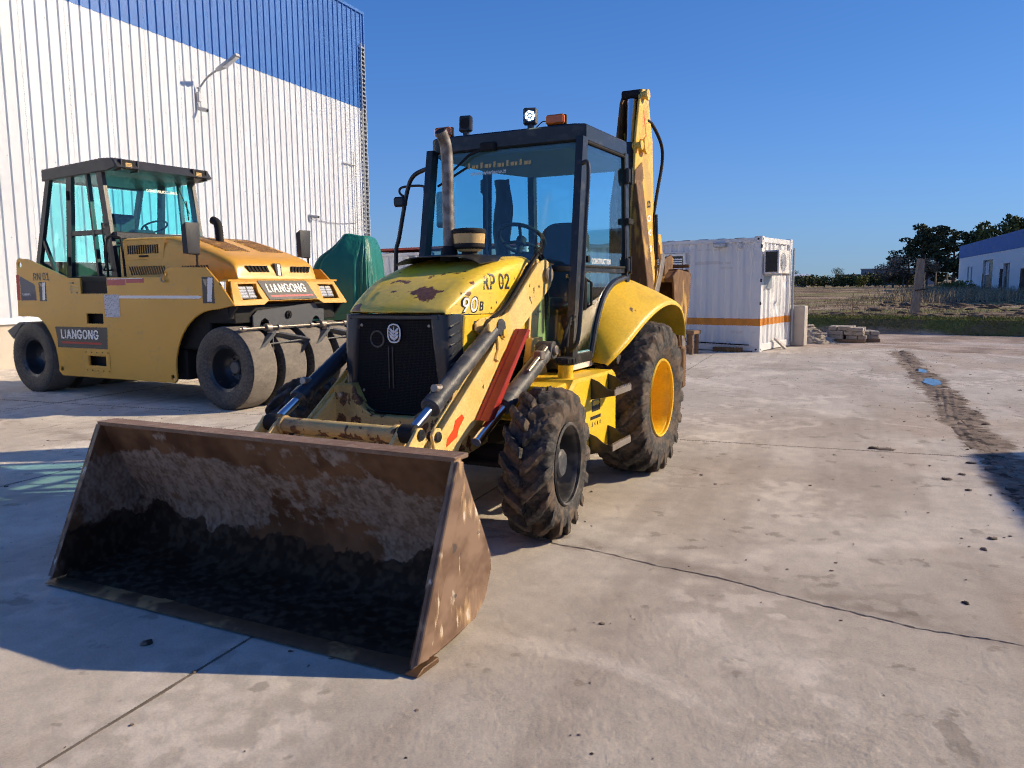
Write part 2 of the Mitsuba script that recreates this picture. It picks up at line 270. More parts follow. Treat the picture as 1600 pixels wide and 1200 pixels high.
mat('m_steel', lambda p, n, uv: mix((0.22, 0.17, 0.12), (0.45, 0.42, 0.38), fbm(p.x * 25, p.y * 25, p.z * 25, 3)), 0.45, 0.7)
mat('m_exhaust', lambda p, n, uv: mix((0.12, 0.105, 0.095), (0.30, 0.28, 0.26), smoothstep(0.30, 0.7, fbm(p.x * 18, p.y * 18, p.z * 18, 4))), 0.55, 0.45)
mat('m_red', chipped((0.36, 0.026, 0.018), (0.32, 0.028, 0.02), 0.74, 0.15), 0.4)
mat('m_joint', lambda p, n, uv: mix((0.09, 0.074, 0.060), (0.20, 0.165, 0.135), fbm(p.x * 25, p.y * 25, 0.0, 3)), 0.95)
mat('m_orangeflag', (0.78, 0.07, 0.012), 0.5)
mat('m_lens_o', (0.62, 0.14, 0.012), 0.15, clearcoat=0.6)
mat('m_lens_c', (0.75, 0.77, 0.75), 0.12, 0.4, clearcoat=0.8)
mat('m_white', lambda p, n, uv: mix((0.68, 0.66, 0.62), (0.55, 0.50, 0.44), smoothstep(0.55, 0.7, fbm(p.x * 9, p.y * 9, p.z * 9, 4))), 0.45)
mat('m_ink', (0.012, 0.012, 0.014), 0.5)
mat('m_inkwhite', (0.80, 0.80, 0.78), 0.5)
mat('m_inkblue', (0.05, 0.08, 0.24), 0.5)
mat('m_tan', (0.62, 0.42, 0.17), 0.5)
mat('m_liner', (0.16, 0.17, 0.17), 0.85)
mat('m_seat', (0.035, 0.04, 0.045), 0.6)
def glass(name, tint): scene[name] = {'type': 'thindielectric', 'specular_transmittance': rgb(tint), 'int_ior': 1.5}
glass('g_cab', (0.60, 0.93, 0.99)); glass('g_roller', (0.42, 0.96, 1.0)); glass('g_clear', (0.9, 0.93, 0.93))
# ------------------------------------------------------------------ backhoe loader (in its own frame VM)
B = thing('backhoe_loader', 'yellow backhoe loader with rusty front bucket resting on the concrete and black tinted cab', 'backhoe loader')
def bh(part, mesh, bsdf, smooth=32, **lab): return add(f'{B}__{part}', mesh, bsdf, VM, smooth, **lab)
def both(fn): return cat(fn(1), fn(-1))
def tyre(R, w, rim_r, lugs, depth, seed, nth=640, squash=0.0, duty=0.5, skew=1.35, crown=0.03):
    """A tractor tyre as one continuous surface: carcass, tread lugs and side walls. Axis y, centre at the origin."""
    r_ = np.random.default_rng(seed)
    hw = w / 2
    ys = np.concatenate([np.linspace(-0.82, -1.0, 7)[:-1], np.linspace(-1.0, -0.93, 6)[:-1], np.linspace(-0.93, 0.93, 39), np.linspace(0.93, 1.0, 6)[1:], np.linspace(1.0, 0.82, 7)[1:]])
    k = len(ys); Rr = np.zeros(k)
    for i, y in enumerate(ys):
        if 12 - 1 < i < k - 12: Rr[i] = R - depth - crown * (abs(y) / 0.93) ** 3.0
    s0 = 11
    Rr[s0] = R - depth - crown
    lo = np.linspace(rim_r, R - depth - crown - 0.005, s0 + 1); Rr[:s0 + 1] = lo; Rr[k - s0 - 1:] = lo[::-1]
    yy = np.array(ys) * hw
    bulge = np.interp(np.arange(s0 + 1) / s0, [0, 0.12, 0.5, 0.85, 1], [0.80, 0.88, 1.0, 0.97, 0.93]) * hw
    yy[:s0 + 1] = -bulge; yy[k - s0 - 1:] = bulge[::-1]
    th = np.arange(nth) * 2 * math.pi / nth
    TH, Yn = np.meshgrid(th, np.clip(yy / hw, -1, 1), indexing='ij')
    side = np.where(Yn >= 0, 0.0, 0.5)
    wob = 0.10 * (meshkit.noise(np.stack([np.cos(TH) * 5, np.sin(TH) * 5, Yn * 4], -1), seed) - 0.5)
    ph = TH * lugs / (2 * math.pi) + side - skew * np.abs(Yn) * (0.75 + 0.25 * np.abs(Yn)) + wob
    fr = ph - np.floor(ph)
    e = 0.10
    ss = lambda a, b, x: np.clip((x - a) / (b - a), 0, 1) ** 2 * (3 - 2 * np.clip((x - a) / (b - a), 0, 1))
    lug = ss(0.0, e, fr) * (1 - ss(duty, duty + e, fr))
    idx = np.arange(k); tread = np.where((idx >= s0 - 2) & (idx <= k - s0 + 1), 1.0, np.where((idx == s0 - 3) | (idx == k - s0 + 2), 0.6, np.where((idx == s0 - 4) | (idx == k - s0 + 3), 0.2, 0.0)))
    wear = meshkit.fbm(np.stack([np.cos(TH) * 7, np.sin(TH) * 7, Yn * 5], -1), 4, seed + 3)
    nz = meshkit.fbm(np.stack([np.cos(TH) * 26, np.sin(TH) * 26, Yn * 14], -1), 3, seed + 5) - 0.5
    RR = Rr[None, :] + depth * lug * tread * (0.80 + 0.4 * wear) * 1.0 + tread * 0.012 * nz
    YY = np.broadcast_to(yy, RR.shape) * (1 + 0.035 * lug * (tread > 0) * (tread < 1.01) * (np.abs(Yn) > 0.85))
    Xc, Zc = RR * np.cos(TH), RR * np.sin(TH)
    P = np.stack([Xc, YY, Zc], -1).reshape(-1, 3)
    return tm(P, gridf(nth, k, cu=True))
def place_wheel(m, at, flip, steer=0.0):
    M = np.eye(4)
    if flip: M = rotm([0, 0, 1], 180)
    return moved(m, trimesh.transformations.translation_matrix(at) @ rotm([0, 0, 1], steer) @ M)
ft = tyre(0.466, 0.305, 0.245, 16, 0.056, 3, duty=0.42, skew=0.95)
rt = tyre(0.626, 0.445, 0.312, 18, 0.046, 8, nth=720, duty=0.44, skew=1.1, crown=0.035)
frim = lathe([(0.0, 0.075), (0.085, 0.075), (0.095, 0.065), (0.10, 0.035), (0.15, 0.030), (0.165, 0.015), (0.185, 0.005), (0.212, 0.012), (0.222, 0.04), (0.222, 0.10), (0.232, 0.125), (0.252, 0.13), (0.258, 0.14), (0.250, 0.150), (0.238, 0.145), (0.24, 0.10), (0.245, -0.12)], 56)
fhub = cat([lathe([(0, 0.105), (0.075, 0.105), (0.086, 0.095), (0.09, 0.03)], 28)] + [bolt((0.125 * math.cos(a), 0.030, 0.115 * math.sin(a)), (0, 1, 0), 0.014, 0.02) for a in np.arange(8) * math.pi / 4])
rrim = lathe([(0.0, -0.06), (0.10, -0.06), (0.12, -0.09), (0.19, -0.10), (0.23, -0.13), (0.27, -0.14), (0.305, -0.12), (0.314, -0.05), (0.312, 0.10), (0.318, 0.15), (0.328, 0.178), (0.346, 0.186), (0.352, 0.198), (0.345, 0.208), (0.330, 0.204), (0.333, 0.15), (0.34, -0.15)], 64); rrim.apply_scale([0.918, 0.97, 0.918])
rhub = cat([lathe([(0, 0.0), (0.09, 0.0), (0.10, -0.015), (0.102, -0.10)], 28)] + [bolt((0.15 * math.cos(a), -0.095, 0.15 * math.sin(a)), (0, 1, 0), 0.016, 0.022) for a in np.arange(10) * math.pi / 5])
for s in (1, -1):
    c = (2.06, 0.85, 0.458) if s > 0 else (2.14, -0.93, 0.458); w = bh('front_wheel', place_wheel(frim, c, s < 0, 5.0), 'm_rim')
    add(f'{w}__tyre', place_wheel(ft, c, s < 0, 5.0), 'm_tyre', VM, 40); add(f'{w}__hub', place_wheel(fhub, c, s < 0, 5.0), 'm_grey', VM)
    c = (0.12, 0.80 * s, 0.618); w = bh('rear_wheel', place_wheel(rrim, c, s < 0), 'm_yellow')
    add(f'{w}__tyre', place_wheel(rt, c, s < 0), 'm_tyre', VM, 40); add(f'{w}__hub', place_wheel(rhub, c, s < 0), 'm_yellow', VM)
# chassis, axles, front frame
bh('front_axle', cat(rod((2.06, -0.72, 0.47), (2.06, 0.72, 0.47), 0.075), box(1.92, 2.20, -0.14, 0.14, 0.38, 0.62, 0.03), rod((2.18, -0.62, 0.44), (2.18, 0.62, 0.44), 0.018), rod((2.22, -0.3, 0.50), (2.22, 0.3, 0.50), 0.04), both(lambda s: box(1.97, 2.15, s * 0.66 - 0.05, s * 0.66 + 0.05, 0.36, 0.60, 0.02))), 'm_matt')
bh('rear_axle', cat(rod((0.08, -0.65, 0.648), (0.08, 0.65, 0.648), 0.13), box(-0.15, 0.35, -0.25, 0.25, 0.45, 0.95, 0.04)), 'm_matt')
bh('chassis', cat(both(lambda s: box(-1.1, 2.30, s * 0.36 - 0.05, s * 0.36 + 0.05, 0.62, 0.86, 0.01)), box(0.2, 1.9, -0.3, 0.3, 0.42, 0.72, 0.05), box(-1.15, -1.0, -0.55, 0.55, 0.45, 1.15, 0.02)), 'm_matt')
fy = [(-0.43, 0.50), (0.43, 0.50), (0.44, 0.93), (0.30, 0.95), (0.22, 0.80), (0.15, 0.755), (-0.15, 0.755), (-0.22, 0.80), (-0.30, 0.95), (-0.44, 0.93)]
k = bh('front_frame', cat(prism(fy, 2.42, 2.50, 'x', 0.008), prism([(2.05, 0.55), (2.43, 0.50), (2.43, 0.93), (2.05, 0.95)], 0.39, 0.43, c=0.004), prism([(2.05, 0.55), (2.43, 0.50), (2.43, 0.93), (2.05, 0.95)], -0.43, -0.39, c=0.004), prism([(-0.36, 0.46), (0.36, 0.46), (0.38, 0.62), (-0.38, 0.62)], 2.47, 2.535, 'x', 0.01)), 'm_chip', label='rust-chipped yellow front frame under the grille')
for s in (1, -1):
    for y, z in ((0.38, 0.87), (0.37, 0.58)): add(f'{k}__bolt', bolt((2.50, s * y, z), (1, 0, 0), 0.018, 0.014), 'm_steel', VM)
# bonnet
xs = np.array([2.475, 2.468, 2.44, 2.38, 2.28, 2.12, 1.92, 1.70, 1.50, 1.36, 1.33])
zt = np.array([1.392, 1.406, 1.430, 1.468, 1.525, 1.600, 1.664, 1.716, 1.745, 1.755, 1.748])
hwid = np.array([0.352, 0.356, 0.362, 0.372, 0.384, 0.398, 0.408, 0.415, 0.418, 0.418, 0.414])
zb = np.array([1.380, 1.380, 1.380, 1.380, 1.375, 1.372, 1.37, 1.37, 1.37, 1.37, 1.37])
xi = np.linspace(0, len(xs) - 1, 45); it = np.arange(len(xs))
from scipy.interpolate import PchipInterpolator as PI
X_, Z_, W_, B_ = (PI(it, a)(xi) for a in (xs, zt, hwid, zb))
ang = np.linspace(-math.pi / 2, math.pi / 2, 41); rows = []
for x, z, w_, b in zip(X_, Z_, W_, B_):
    cs, sn = np.cos(ang), np.sin(ang); ex = 2 / 8.0
    y = w_ * np.sign(sn) * np.abs(sn) ** ex; h = np.abs(cs) ** ex
    crease = 0.012 * np.exp(-((np.abs(y) - 0.235) / 0.012) ** 2) * np.clip((z - b) / 0.2, 0, 1)
    rows.append(np.stack([np.full_like(y, x) - 0.06 * np.abs(y / w_) ** 3 * np.clip((x - 2.1) / 0.37, 0, 1), y, b + (z - b) * h - crease], -1))
bh('bonnet', sheet(np.array(rows), 0.012), 'm_hood', 50, label='faded yellow bonnet with rust patches along its front edge')
sp = [(2.28, 0.97), (2.30, 1.18), (2.27, 1.368), (1.36, 1.362), (1.42, 1.20), (1.62, 1.02), (1.85, 0.96)]
for s in (1, -1): bh('side_panel', prism(sp, s * 0.372, s * 0.402, c=0.008), 'm_yellow')
bh('bonnet_cap', cat(sheet(np.array([[[x, y, 1.757 - 0.06 * (abs(y) / 0.34) ** 4 - 0.02 * max(0, x - 1.75) / 0.2] for y in np.linspace(-0.33, 0.33, 15)] for x in np.linspace(1.40, 1.95, 8)]), 0.006), box(1.26, 1.42, -0.42, 0.42, 1.38, 1.70, 0.05)), 'm_black')
# grille and its surround
gy = [(-0.27, 1.345), (-0.305, 0.94), (-0.25, 0.835), (-0.20, 0.79), (-0.14, 0.772), (0.14, 0.772), (0.20, 0.79), (0.25, 0.835), (0.305, 0.94), (0.27, 1.345)]
def mesh_col(p, n, uv):
    X, Y, Z = veh(p); a = dr.abs(dr.sin(Y * 330.0)) * dr.abs(dr.sin(Z * 330.0)); return mix((0.003, 0.003, 0.003), (0.020, 0.020, 0.022), smoothstep(0.25, 0.5, a))
mat('m_mesh', mesh_col, 0.7, spec=0.15)
g = bh('grille', prism(gy, 2.405, 2.43, 'x', 0.004), 'm_mesh')
add(f'{g}__rim', prism([(y * 1.03, z + (0.01 if z > 1 else -0.008)) for y, z in gy], 2.40, 2.436, 'x', 0.004, holes=[gy]), 'm_black', VM)
add(f'{g}__rib', cat(box(2.43, 2.438, -0.055, -0.045, 0.92, 1.18, 0.002), box(2.43, 2.438, -0.025, -0.015, 0.92, 1.18, 0.002)), 'm_black', VM)
add(f'{g}__badge_ring', lathe(np.array([(0.048, -0.004), (0.052, 0.004), (0.064, 0.004), (0.067, -0.004)]) * [0.85, 0.5], 32, 'x', (2.4335, -0.135, 1.225)), 'm_black', VM)
for y in (-0.25, 0.25):
    for z in (1.31, 0.90): add(f'{g}__bolt', bolt((2.43, y, z), (1, 0, 0), 0.011, 0.008), 'm_steel', VM)
for s in (1, -1):   # moulded cheeks left and right of the grille, wrapping round to the louvred sides
    prof = np.array([(2.425, 0.255), (2.455, 0.275), (2.452, 0.330), (2.440, 0.362), (2.40, 0.385), (2.20, 0.392)])
    rows = []
    for t in np.linspace(0, 1, 12):
        z = 0.94 + t * (1.376 - 0.94); off = 0.045 * (1 - t); fx = -0.015 * abs(t - 0.55)
        rows.append([(x + fx + (0 if i < 5 else 0.12 * (1 - t)), s * (y + (off if i < 2 else 0.4 * off)), z) for i, (x, y) in enumerate(prof)])
    rows = np.array(rows); rows = np.array([spline(r, 4) for r in rows])
    ck = bh('grille_cheek', sheet(rows if s > 0 else rows[:, ::-1], 0.012), 'm_cowl', 50)
    for q in range(6):
        z = 1.02 + q * 0.055
        add(f'{ck}__louvre', prism([(2.42, z + 0.012), (2.425, z), (2.31, z + 0.03), (2.30, z + 0.044)], s * 0.372, s * 0.400, c=0.003), 'm_black', VM)
bh('grille_header', prism([(-0.335, 1.345), (0.335, 1.345), (0.325, 1.378), (-0.325, 1.378)], 2.38, 2.452, 'x', 0.008), 'm_cowl')
# oval badge with a leaf on the grille
def ellipse(cx, cy, rx, ry, n=28, p=2.6): t = np.arange(n) * 2 * math.pi / n; c, s_ = np.cos(t), np.sin(t); return np.column_stack([cx + rx * np.sign(c) * np.abs(c) ** (2 / p), cy + ry * np.sign(s_) * np.abs(s_) ** (2 / p)])
e_o = ellipse(0.0, 1.262, 0.050, 0.060); e_i = ellipse(0.0, 1.262, 0.041, 0.051)
bd = bh('badge', prism(e_o, 2.431, 2.444, 'x', 0.002), 'm_ink')
lv = [prism([(s * 0.004, z), (s * 0.010, z), (s * 0.030, z + 0.018), (s * 0.033, z + 0.034), (s * 0.020, z + 0.027), (s * 0.004, z + 0.012)], 2.442, 2.447, 'x', 0) for s in (1, -1) for z in (1.222, 1.243, 1.264)]
lv.append(prism([(-0.003, 1.213), (0.003, 1.213), (0.003, 1.29), (0.0, 1.306), (-0.003, 1.29)], 2.442, 2.447, 'x', 0))
add(f'{bd}__emblem', cat(prism(e_o, 2.442, 2.447, 'x', 0.001, holes=[e_i]), lv), 'm_inkwhite', VM)
# lettering
def tmesh(s, h, depth=0.001, sx=1.0, gap=0.14, heavy=0.018):
    """Bold grotesque lettering, glyph by glyph (a plain bar for I, an open ring for zero)."""
    out, x = [], 0.0
    for ch in s:
        if ch == ' ': x += 0.36 * h; continue
        if ch == 'I': g = box(0, 0.17 * h, 0, h, 0, depth, 0)
        else:
            g = meshkit.text_mesh('O' if ch == '0' else ch, h, depth, True); g.apply_translation((-g.bounds[0][0], 0, 0))
            if ch == '0': g.apply_scale([0.76, 1, 1])
            g2 = g.copy(); g2.apply_scale([1, 1, 0.8]); g2.apply_translation((heavy * h * 2, 0, 0)); g = cat(g, g2) if heavy else g
        w_ = g.bounds[1][0]; g.apply_translation((x, 0, 0)); out.append(g); x += w_ + gap * h
    m = cat(*out); m.apply_scale([sx, 1, 1]); return m
def text(s, h, mesh_depth=0.0015, bold=True, center=False):
    m = meshkit.text_mesh(s, h, mesh_depth, bold)
    return m
def put(m, origin, right, up):
    right = np.asarray(right, float) / np.linalg.norm(right); up = np.asarray(up, float); up = up - right * (up @ right); up /= np.linalg.norm(up)
    M = np.eye(4); M[:3, 0], M[:3, 1], M[:3, 2], M[:3, 3] = right, up, np.cross(right, up), origin
    return moved(m, M)
def hoodside(m, x0, z0):   # bend lettering on to the flank of the bonnet
    v = m.vertices.copy(); X = x0 - v[:, 0]; Zz = z0 + v[:, 1]
    zt_, w_, b_ = np.interp(-X, -xs, zt), np.interp(-X, -xs, hwid), np.interp(-X, -xs, zb)
    q = np.clip((Zz - b_) / (zt_ - b_), 0, 0.995); Y = w_ * (1 - q ** 8.0) ** (1 / 8.0) + 0.0008 + v[:, 2]
    return tm(np.column_stack([X, Y + 0.0005, Zz]), m.faces[:, ::-1] if False else m.faces)
t_ = tmesh('RP 02', 0.096, 0.002, 0.90, 0.18, 0.0)
bh('lettering', fixn(hoodside(t_, 2.035, 1.525)), 'm_ink', False, label='black RP 02 lettering on the bonnet flank')
def sidetext(s, h, x0, z0, y, mat_, part='lettering', shear=0.0, sx=1.0, bold=True, depth=0.002, tilt=0.0, **lab):
    m = meshkit.text_mesh(s, h, depth, bold); m.apply_scale([sx, 1, 1]); v = m.vertices; v[:, 0] += shear * v[:, 1]; m.vertices = v
    return bh(part, put(m, (x0, y, z0), (-math.cos(tilt), 0, math.sin(tilt)), (math.sin(tilt), 0, math.cos(tilt))), mat_, False, **lab)
for s_, h_, x_, z_, hv, mt_, d_, sx_ in (('90', 0.094, 2.285, 1.384, 0.03, 'm_ink', 0.0014, 1.12), ('90', 0.082, 2.275, 1.390, 0.0, 'm_inkwhite', 0.0030, 1.22), ('B', 0.055, 2.085, 1.392, 0.02, 'm_ink', 0.0016, 0.95)):
    t_ = tmesh(s_, h_, d_, sx_, 0.16, hv); t_.vertices[:, 0] += 0.18 * t_.vertices[:, 1]; bh('lettering', fixn(hoodside(t_, x_, z_)), mt_, False)
for i, (a, b, c_) in enumerate(((2.10, 2.07, 'm_inkblue'), (2.06, 2.02, 'm_inkblue'), (2.18, 2.15, 'm_grey'), (2.14, 2.125, 'm_grey'))): bh('decal', prism([(a, 1.275), (b, 1.275), (b - 0.02, 1.33), (a - 0.02, 1.33)], 0.4025, 0.4040, c=0), c_)
# exhaust and pre-cleaner
ex = spline([(1.78, 0.0, 1.72), (1.78, 0.0, 1.95), (1.78, 0.0, 2.25), (1.785, 0.0, 2.40), (1.805, 0.0, 2.49), (1.855, -0.003, 2.56)], 6)
e0 = bh('exhaust_pipe', tube(ex, 0.040, 20), 'm_exhaust'); d_ = ex[-1] - ex[-2]; d_ /= np.linalg.norm(d_)
add(f'{e0}__mouth', rod(ex[-1] - d_ * 0.01, ex[-1] + d_ * 0.003, 0.034, 20), 'm_matt', VM)
add(f'{e0}__collar', lathe([(0.040, 0.10), (0.052, 0.08), (0.062, 0.03), (0.070, 0.0)], 24, 'z', (1.78, 0, 1.715)), 'm_matt', VM)
pc = bh('pre_cleaner', lathe([(0.0, 0.0), (0.07, 0.0), (0.095, 0.02), (0.100, 0.04), (0.104, 0.055), (0.108, 0.115), (0.104, 0.12)], 40, 'z', (1.74, 0.135, 1.775)), 'm_tan')
add(f'{pc}__cap', lathe([(0.10, 0.118), (0.113, 0.12), (0.115, 0.138), (0.105, 0.15), (0.06, 0.155), (0.0, 0.157)], 40, 'z', (1.74, 0.135, 1.775)), 'm_matt', VM)
add(f'{pc}__neck', lathe([(0.052, -0.06), (0.052, 0.0), (0.096, 0.018), (0.106, 0.03), (0.106, 0.052)], 32, 'z', (1.74, 0.135, 1.775)), 'm_matt', VM)
# loader arms
armp = [(1.43, 1.69), (1.96, 1.31), (2.10, 1.15), (2.84, 0.645), (3.08, 0.43), (3.13, 0.30), (3.02, 0.26), (2.90, 0.36), (2.60, 0.53), (2.48, 0.64), (2.32, 0.715), (1.65, 1.285), (1.23, 1.525), (1.175, 1.60), (1.205, 1.685), (1.30, 1.73)]
for s in (1, -1):
    a = bh('loader_arm', cat(prism(armp, s * 0.478, s * 0.50, c=0.005), prism(armp, s * 0.425, s * 0.44, c=0.003), prism([(1.42, 1.665), (1.95, 1.29), (2.10, 1.13), (2.82, 0.635), (2.60, 0.56), (2.32, 0.74), (1.65, 1.31), (1.25, 1.55)], s * 0.44, s * 0.478, c=0)), 'm_arm')
    add(f'{a}__pin', cat(rod((1.295, s * 0.36, 1.62), (1.295, s * 0.525, 1.62), 0.036), rod((1.295, s * 0.515, 1.62), (1.295, s * 0.532, 1.62), 0.055, c=0.006)), 'm_steel', VM)
    br = [(2.17, 1.27), (2.17, 1.315), (2.10, 1.345), (2.0, 1.35), (1.90, 1.375), (1.85, 1.25), (1.95, 1.14), (2.05, 1.07), (2.09, 1.09), (2.05, 1.15), (2.06, 1.22)]
    add(f'{a}__bracket', cat(prism(br, s * 0.50, s * 0.515, c=0.004), prism(br, s * 0.41, s * 0.425, c=0.004)), 'm_arm', VM)
    add(f'{a}__pin', cat(rod((1.99, s * 0.40, 1.245), (1.99, s * 0.535, 1.245), 0.026), rod((1.99, s * 0.512, 1.245), (1.99, s * 0.525, 1.245), 0.040, c=0.005)), 'm_boom', VM)
    c0, c1 = np.array([2.02, s * 0.475, 1.285]), np.array([2.995, s * 0.475, 0.765]); d_ = (c1 - c0) / np.linalg.norm(c1 - c0)
    cy = bh('tilt_cylinder', cat(rod(c0 + d_ * 0.03, c0 + d_ * 0.84, 0.052), rod(c0 + d_ * 0.80, c0 + d_ * 0.875, 0.060, c=0.008), rod(c0 + (0, -0.05, 0), c0 + (0, 0.05, 0), 0.055)), 'm_grey' if s > 0 else 'm_cowl')
    add(f'{cy}__rod', rod(c0 + d_ * 0.86, c1 - d_ * 0.03, 0.028), 'm_chrome', VM)
    add(f'{cy}__eye', rod(c1 + (0, -0.05, 0), c1 + (0, 0.05, 0), 0.052, c=0.006), 'm_matt', VM)
    up_ = np.array([0.5, 0, 0.85])
    add(f'{cy}__oil_port', rod(c0 + d_ * 0.72 + up_ * 0.03, c0 + d_ * 0.78 + up_ * 0.075, 0.024, 10), 'm_steel', VM)
    # lift cylinder, and the red safety strut stowed over it on the left side
    l0, l1 = np.array([1.45, s * 0.52, 1.10]), np.array([2.45, s * 0.52, 0.63]); dl = (l1 - l0) / np.linalg.norm(l1 - l0); o = np.array([0, s * 0.05, 0])
    lc = bh('lift_cylinder', cat(rod(l0 + o, l0 + o + dl * 0.72, 0.058), rod(l0 + o - (0, 0.06, 0), l0 + o + (0, 0.06, 0), 0.062)), 'm_grey')
    add(f'{lc}__rod', rod(l0 + o + dl * 0.70, l1 + o, 0.032), 'm_chrome', VM)
    add(f'{lc}__pin', rod(l0 + o + (0, s * 0.055, 0), l0 + o + (0, s * 0.08, 0), 0.035, c=0.005), 'm_steel', VM)
    add(f'{lc}__valve', cat(rod(l0 + o + dl * 0.1 + (0, s * 0.04, 0.07), l0 + o + dl * 0.42 + (0, s * 0.04, 0.07), 0.013, 8), box(1.60, 1.67, s * 0.60 - 0.03, s * 0.60 + 0.03, 1.05, 1.11, 0.006)), 'm_steel', VM)
st = [(1.80, 1.265), (1.72, 1.24), (1.68, 1.195), (2.15, 0.78), (2.20, 0.745), (2.345, 0.742)]
bh('safety_strut', cat(prism(st, 0.505, 0.535, c=0.004), prism([(1.80, 1.265), (1.765, 1.255), (2.265, 0.744), (2.345, 0.742)], 0.535, 0.60, c=0.004)), 'm_red', label='dark red safety strut stowed beside the left loader arm')
bh('warning_sticker', prism([(2.67, 0.635), (2.66, 0.68), (2.59, 0.725), (2.565, 0.775), (2.49, 0.80), (2.465, 0.775), (2.53, 0.72), (2.55, 0.675)], 0.5005, 0.5025, c=0), 'm_orangeflag', label='torn orange-red sticker low on the left loader arm')
bh('cross_tube', cat(rod((2.995, -0.41, 0.755), (2.995, 0.41, 0.755), 0.046, 28), both(lambda s: rod((2.995, s * 0.385, 0.755), (2.995, s * 0.41, 0.755), 0.056, 24))), 'm_chip', label='rust-chipped yellow tube between the bucket links')
lk = [(2.945, 0.77), (2.975, 0.80), (3.02, 0.80), (3.05, 0.77), (3.36, 0.50), (3.40, 0.44), (3.34, 0.40), (3.28, 0.42), (2.97, 0.69), (2.945, 0.72)]
for s in (1, -1):
    for y in (0.425, 0.535):
        l = bh('bucket_link', prism(lk, s * y - 0.012, s * y + 0.012, c=0.004), 'm_arm')
    bh('bucket_link', prism([(2.83, 0.775), (2.885, 0.785), (2.92, 0.75), (2.86, 0.50), (2.76, 0.50), (2.80, 0.66)], s * 0.552, s * 0.572, c=0.004), 'm_arm')
    add(f'{l}__pin', cat(rod((2.995, s * 0.40, 0.765), (2.995, s * 0.56, 0.765), 0.030), rod((2.87, s * 0.52, 0.735), (2.87, s * 0.585, 0.735), 0.030, 12, 0.004)), 'm_black', VM)
# bucket
prof = [(3.63, 0.815), (3.615, 0.76), (3.55, 0.62), (3.47, 0.47), (3.415, 0.34), (3.40, 0.23), (3.43, 0.13), (3.50, 0.065), (3.62, 0.040), (3.80, 0.028), (3.94, 0.022)]
pp = spline(prof, 11); nn = np.gradient(pp, axis=0); nn = np.stack([-nn[:, 1], nn[:, 0]], 1); nn /= np.linalg.norm(nn, axis=1, keepdims=True)
ysb = np.linspace(-1.135, 1.135, 260)
def dent(P): q = meshkit.fbm(np.stack([P[..., 0] * 3, P[..., 1] * 2.2, P[..., 2] * 3], -1), 3, 4) - 0.5; return q
Pi = np.array([[(x, y, z) for y in ysb] for x, z in pp]); q = 0.014 * dent(Pi); crust = np.clip((0.34 - Pi[..., 2]) / 0.12, 0, 1) * np.clip((3.93 - Pi[..., 0]) / 0.06, 0, 1); q = q + crust * (0.030 * meshkit.fbm(Pi * 9, 4, 21) + 0.012 * (meshkit.fbm(Pi * 30, 3, 22) - 0.3))
inner = Pi.copy(); inner[..., 0] += nn[:, None, 0] * (0.0 + q); inner[..., 2] += nn[:, None, 1] * (0.0 + q)
bk = bh('bucket', sheet(inner, 0.0), 'm_bucket_in', 40, label='rusty wide bucket with black soil caked in its bottom')
outer = Pi.copy(); outer[..., 0] -= nn[:, None, 0] * 0.016; outer[..., 2] -= nn[:, None, 1] * 0.016
add(f'{bk}__back_plate', tm(outer.reshape(-1, 3), gridf(*outer.shape[:2])), 'm_bucket_out', VM, 40)
spl = [(3.99, 0.035), (3.645, 0.815), (3.60, 0.825), (3.50, 0.62), (3.42, 0.47), (3.345, 0.32), (3.34, 0.24), (3.40, 0.12), (3.50, 0.055), (3.80, 0.030)]
for s in (1, -1):
    add(f'{bk}__side_plate', prism(spl, s * 1.135, s * 1.155, c=0.004), 'm_bucket_out', VM)
    add(f'{bk}__side_plate', prism([(3.985, 0.05), (3.645, 0.81), (3.60, 0.80), (3.59, 0.72), (3.90, 0.04)], s * 1.155, s * 1.172, c=0.005), 'm_bucket_out', VM)
    add(f'{bk}__inner_face', prism([(x - 0.004, z + (0.006 if z < 0.1 else -0.004)) for x, z in spl], s * 1.131, s * 1.1345, c=0), 'm_bucket_in', VM)
add(f'{bk}__cutting_edge', cat(prism([(3.84, 0.004), (3.975, 0.003), (4.0, 0.010), (3.955, 0.030), (3.84, 0.026)], -1.178, 1.178, c=0.003)), 'm_lip', VM, label='worn steel cutting edge of the bucket')
lip = np.array([[(3.70 + 0.22 * u, y, 0.040 + 0.012 * max(0, meshkit.fbm(np.array([u * 3, y * 5, 0]), 3, 9) - 0.35) * (1 - u)) for y in np.linspace(-1.12, 1.12, 120)] for u in np.linspace(0, 1, 10)])
add(f'{bk}__top_edge', cat(prism([(3.53, 0.805), (3.645, 0.805), (3.65, 0.826), (3.53, 0.826)], -1.155, 1.155, c=0.005)), 'm_bucket_top', VM)
for y in (-0.48, 0.48): add(f'{bk}__hanger', cat(prism([(3.46, 0.58), (3.30, 0.50), (3.12, 0.34), (3.10, 0.24), (3.36, 0.24)], y - 0.10, y - 0.08), prism([(3.46, 0.58), (3.30, 0.50), (3.12, 0.34), (3.10, 0.24), (3.36, 0.24)], y + 0.08, y + 0.10)), 'm_bucket_out', VM)
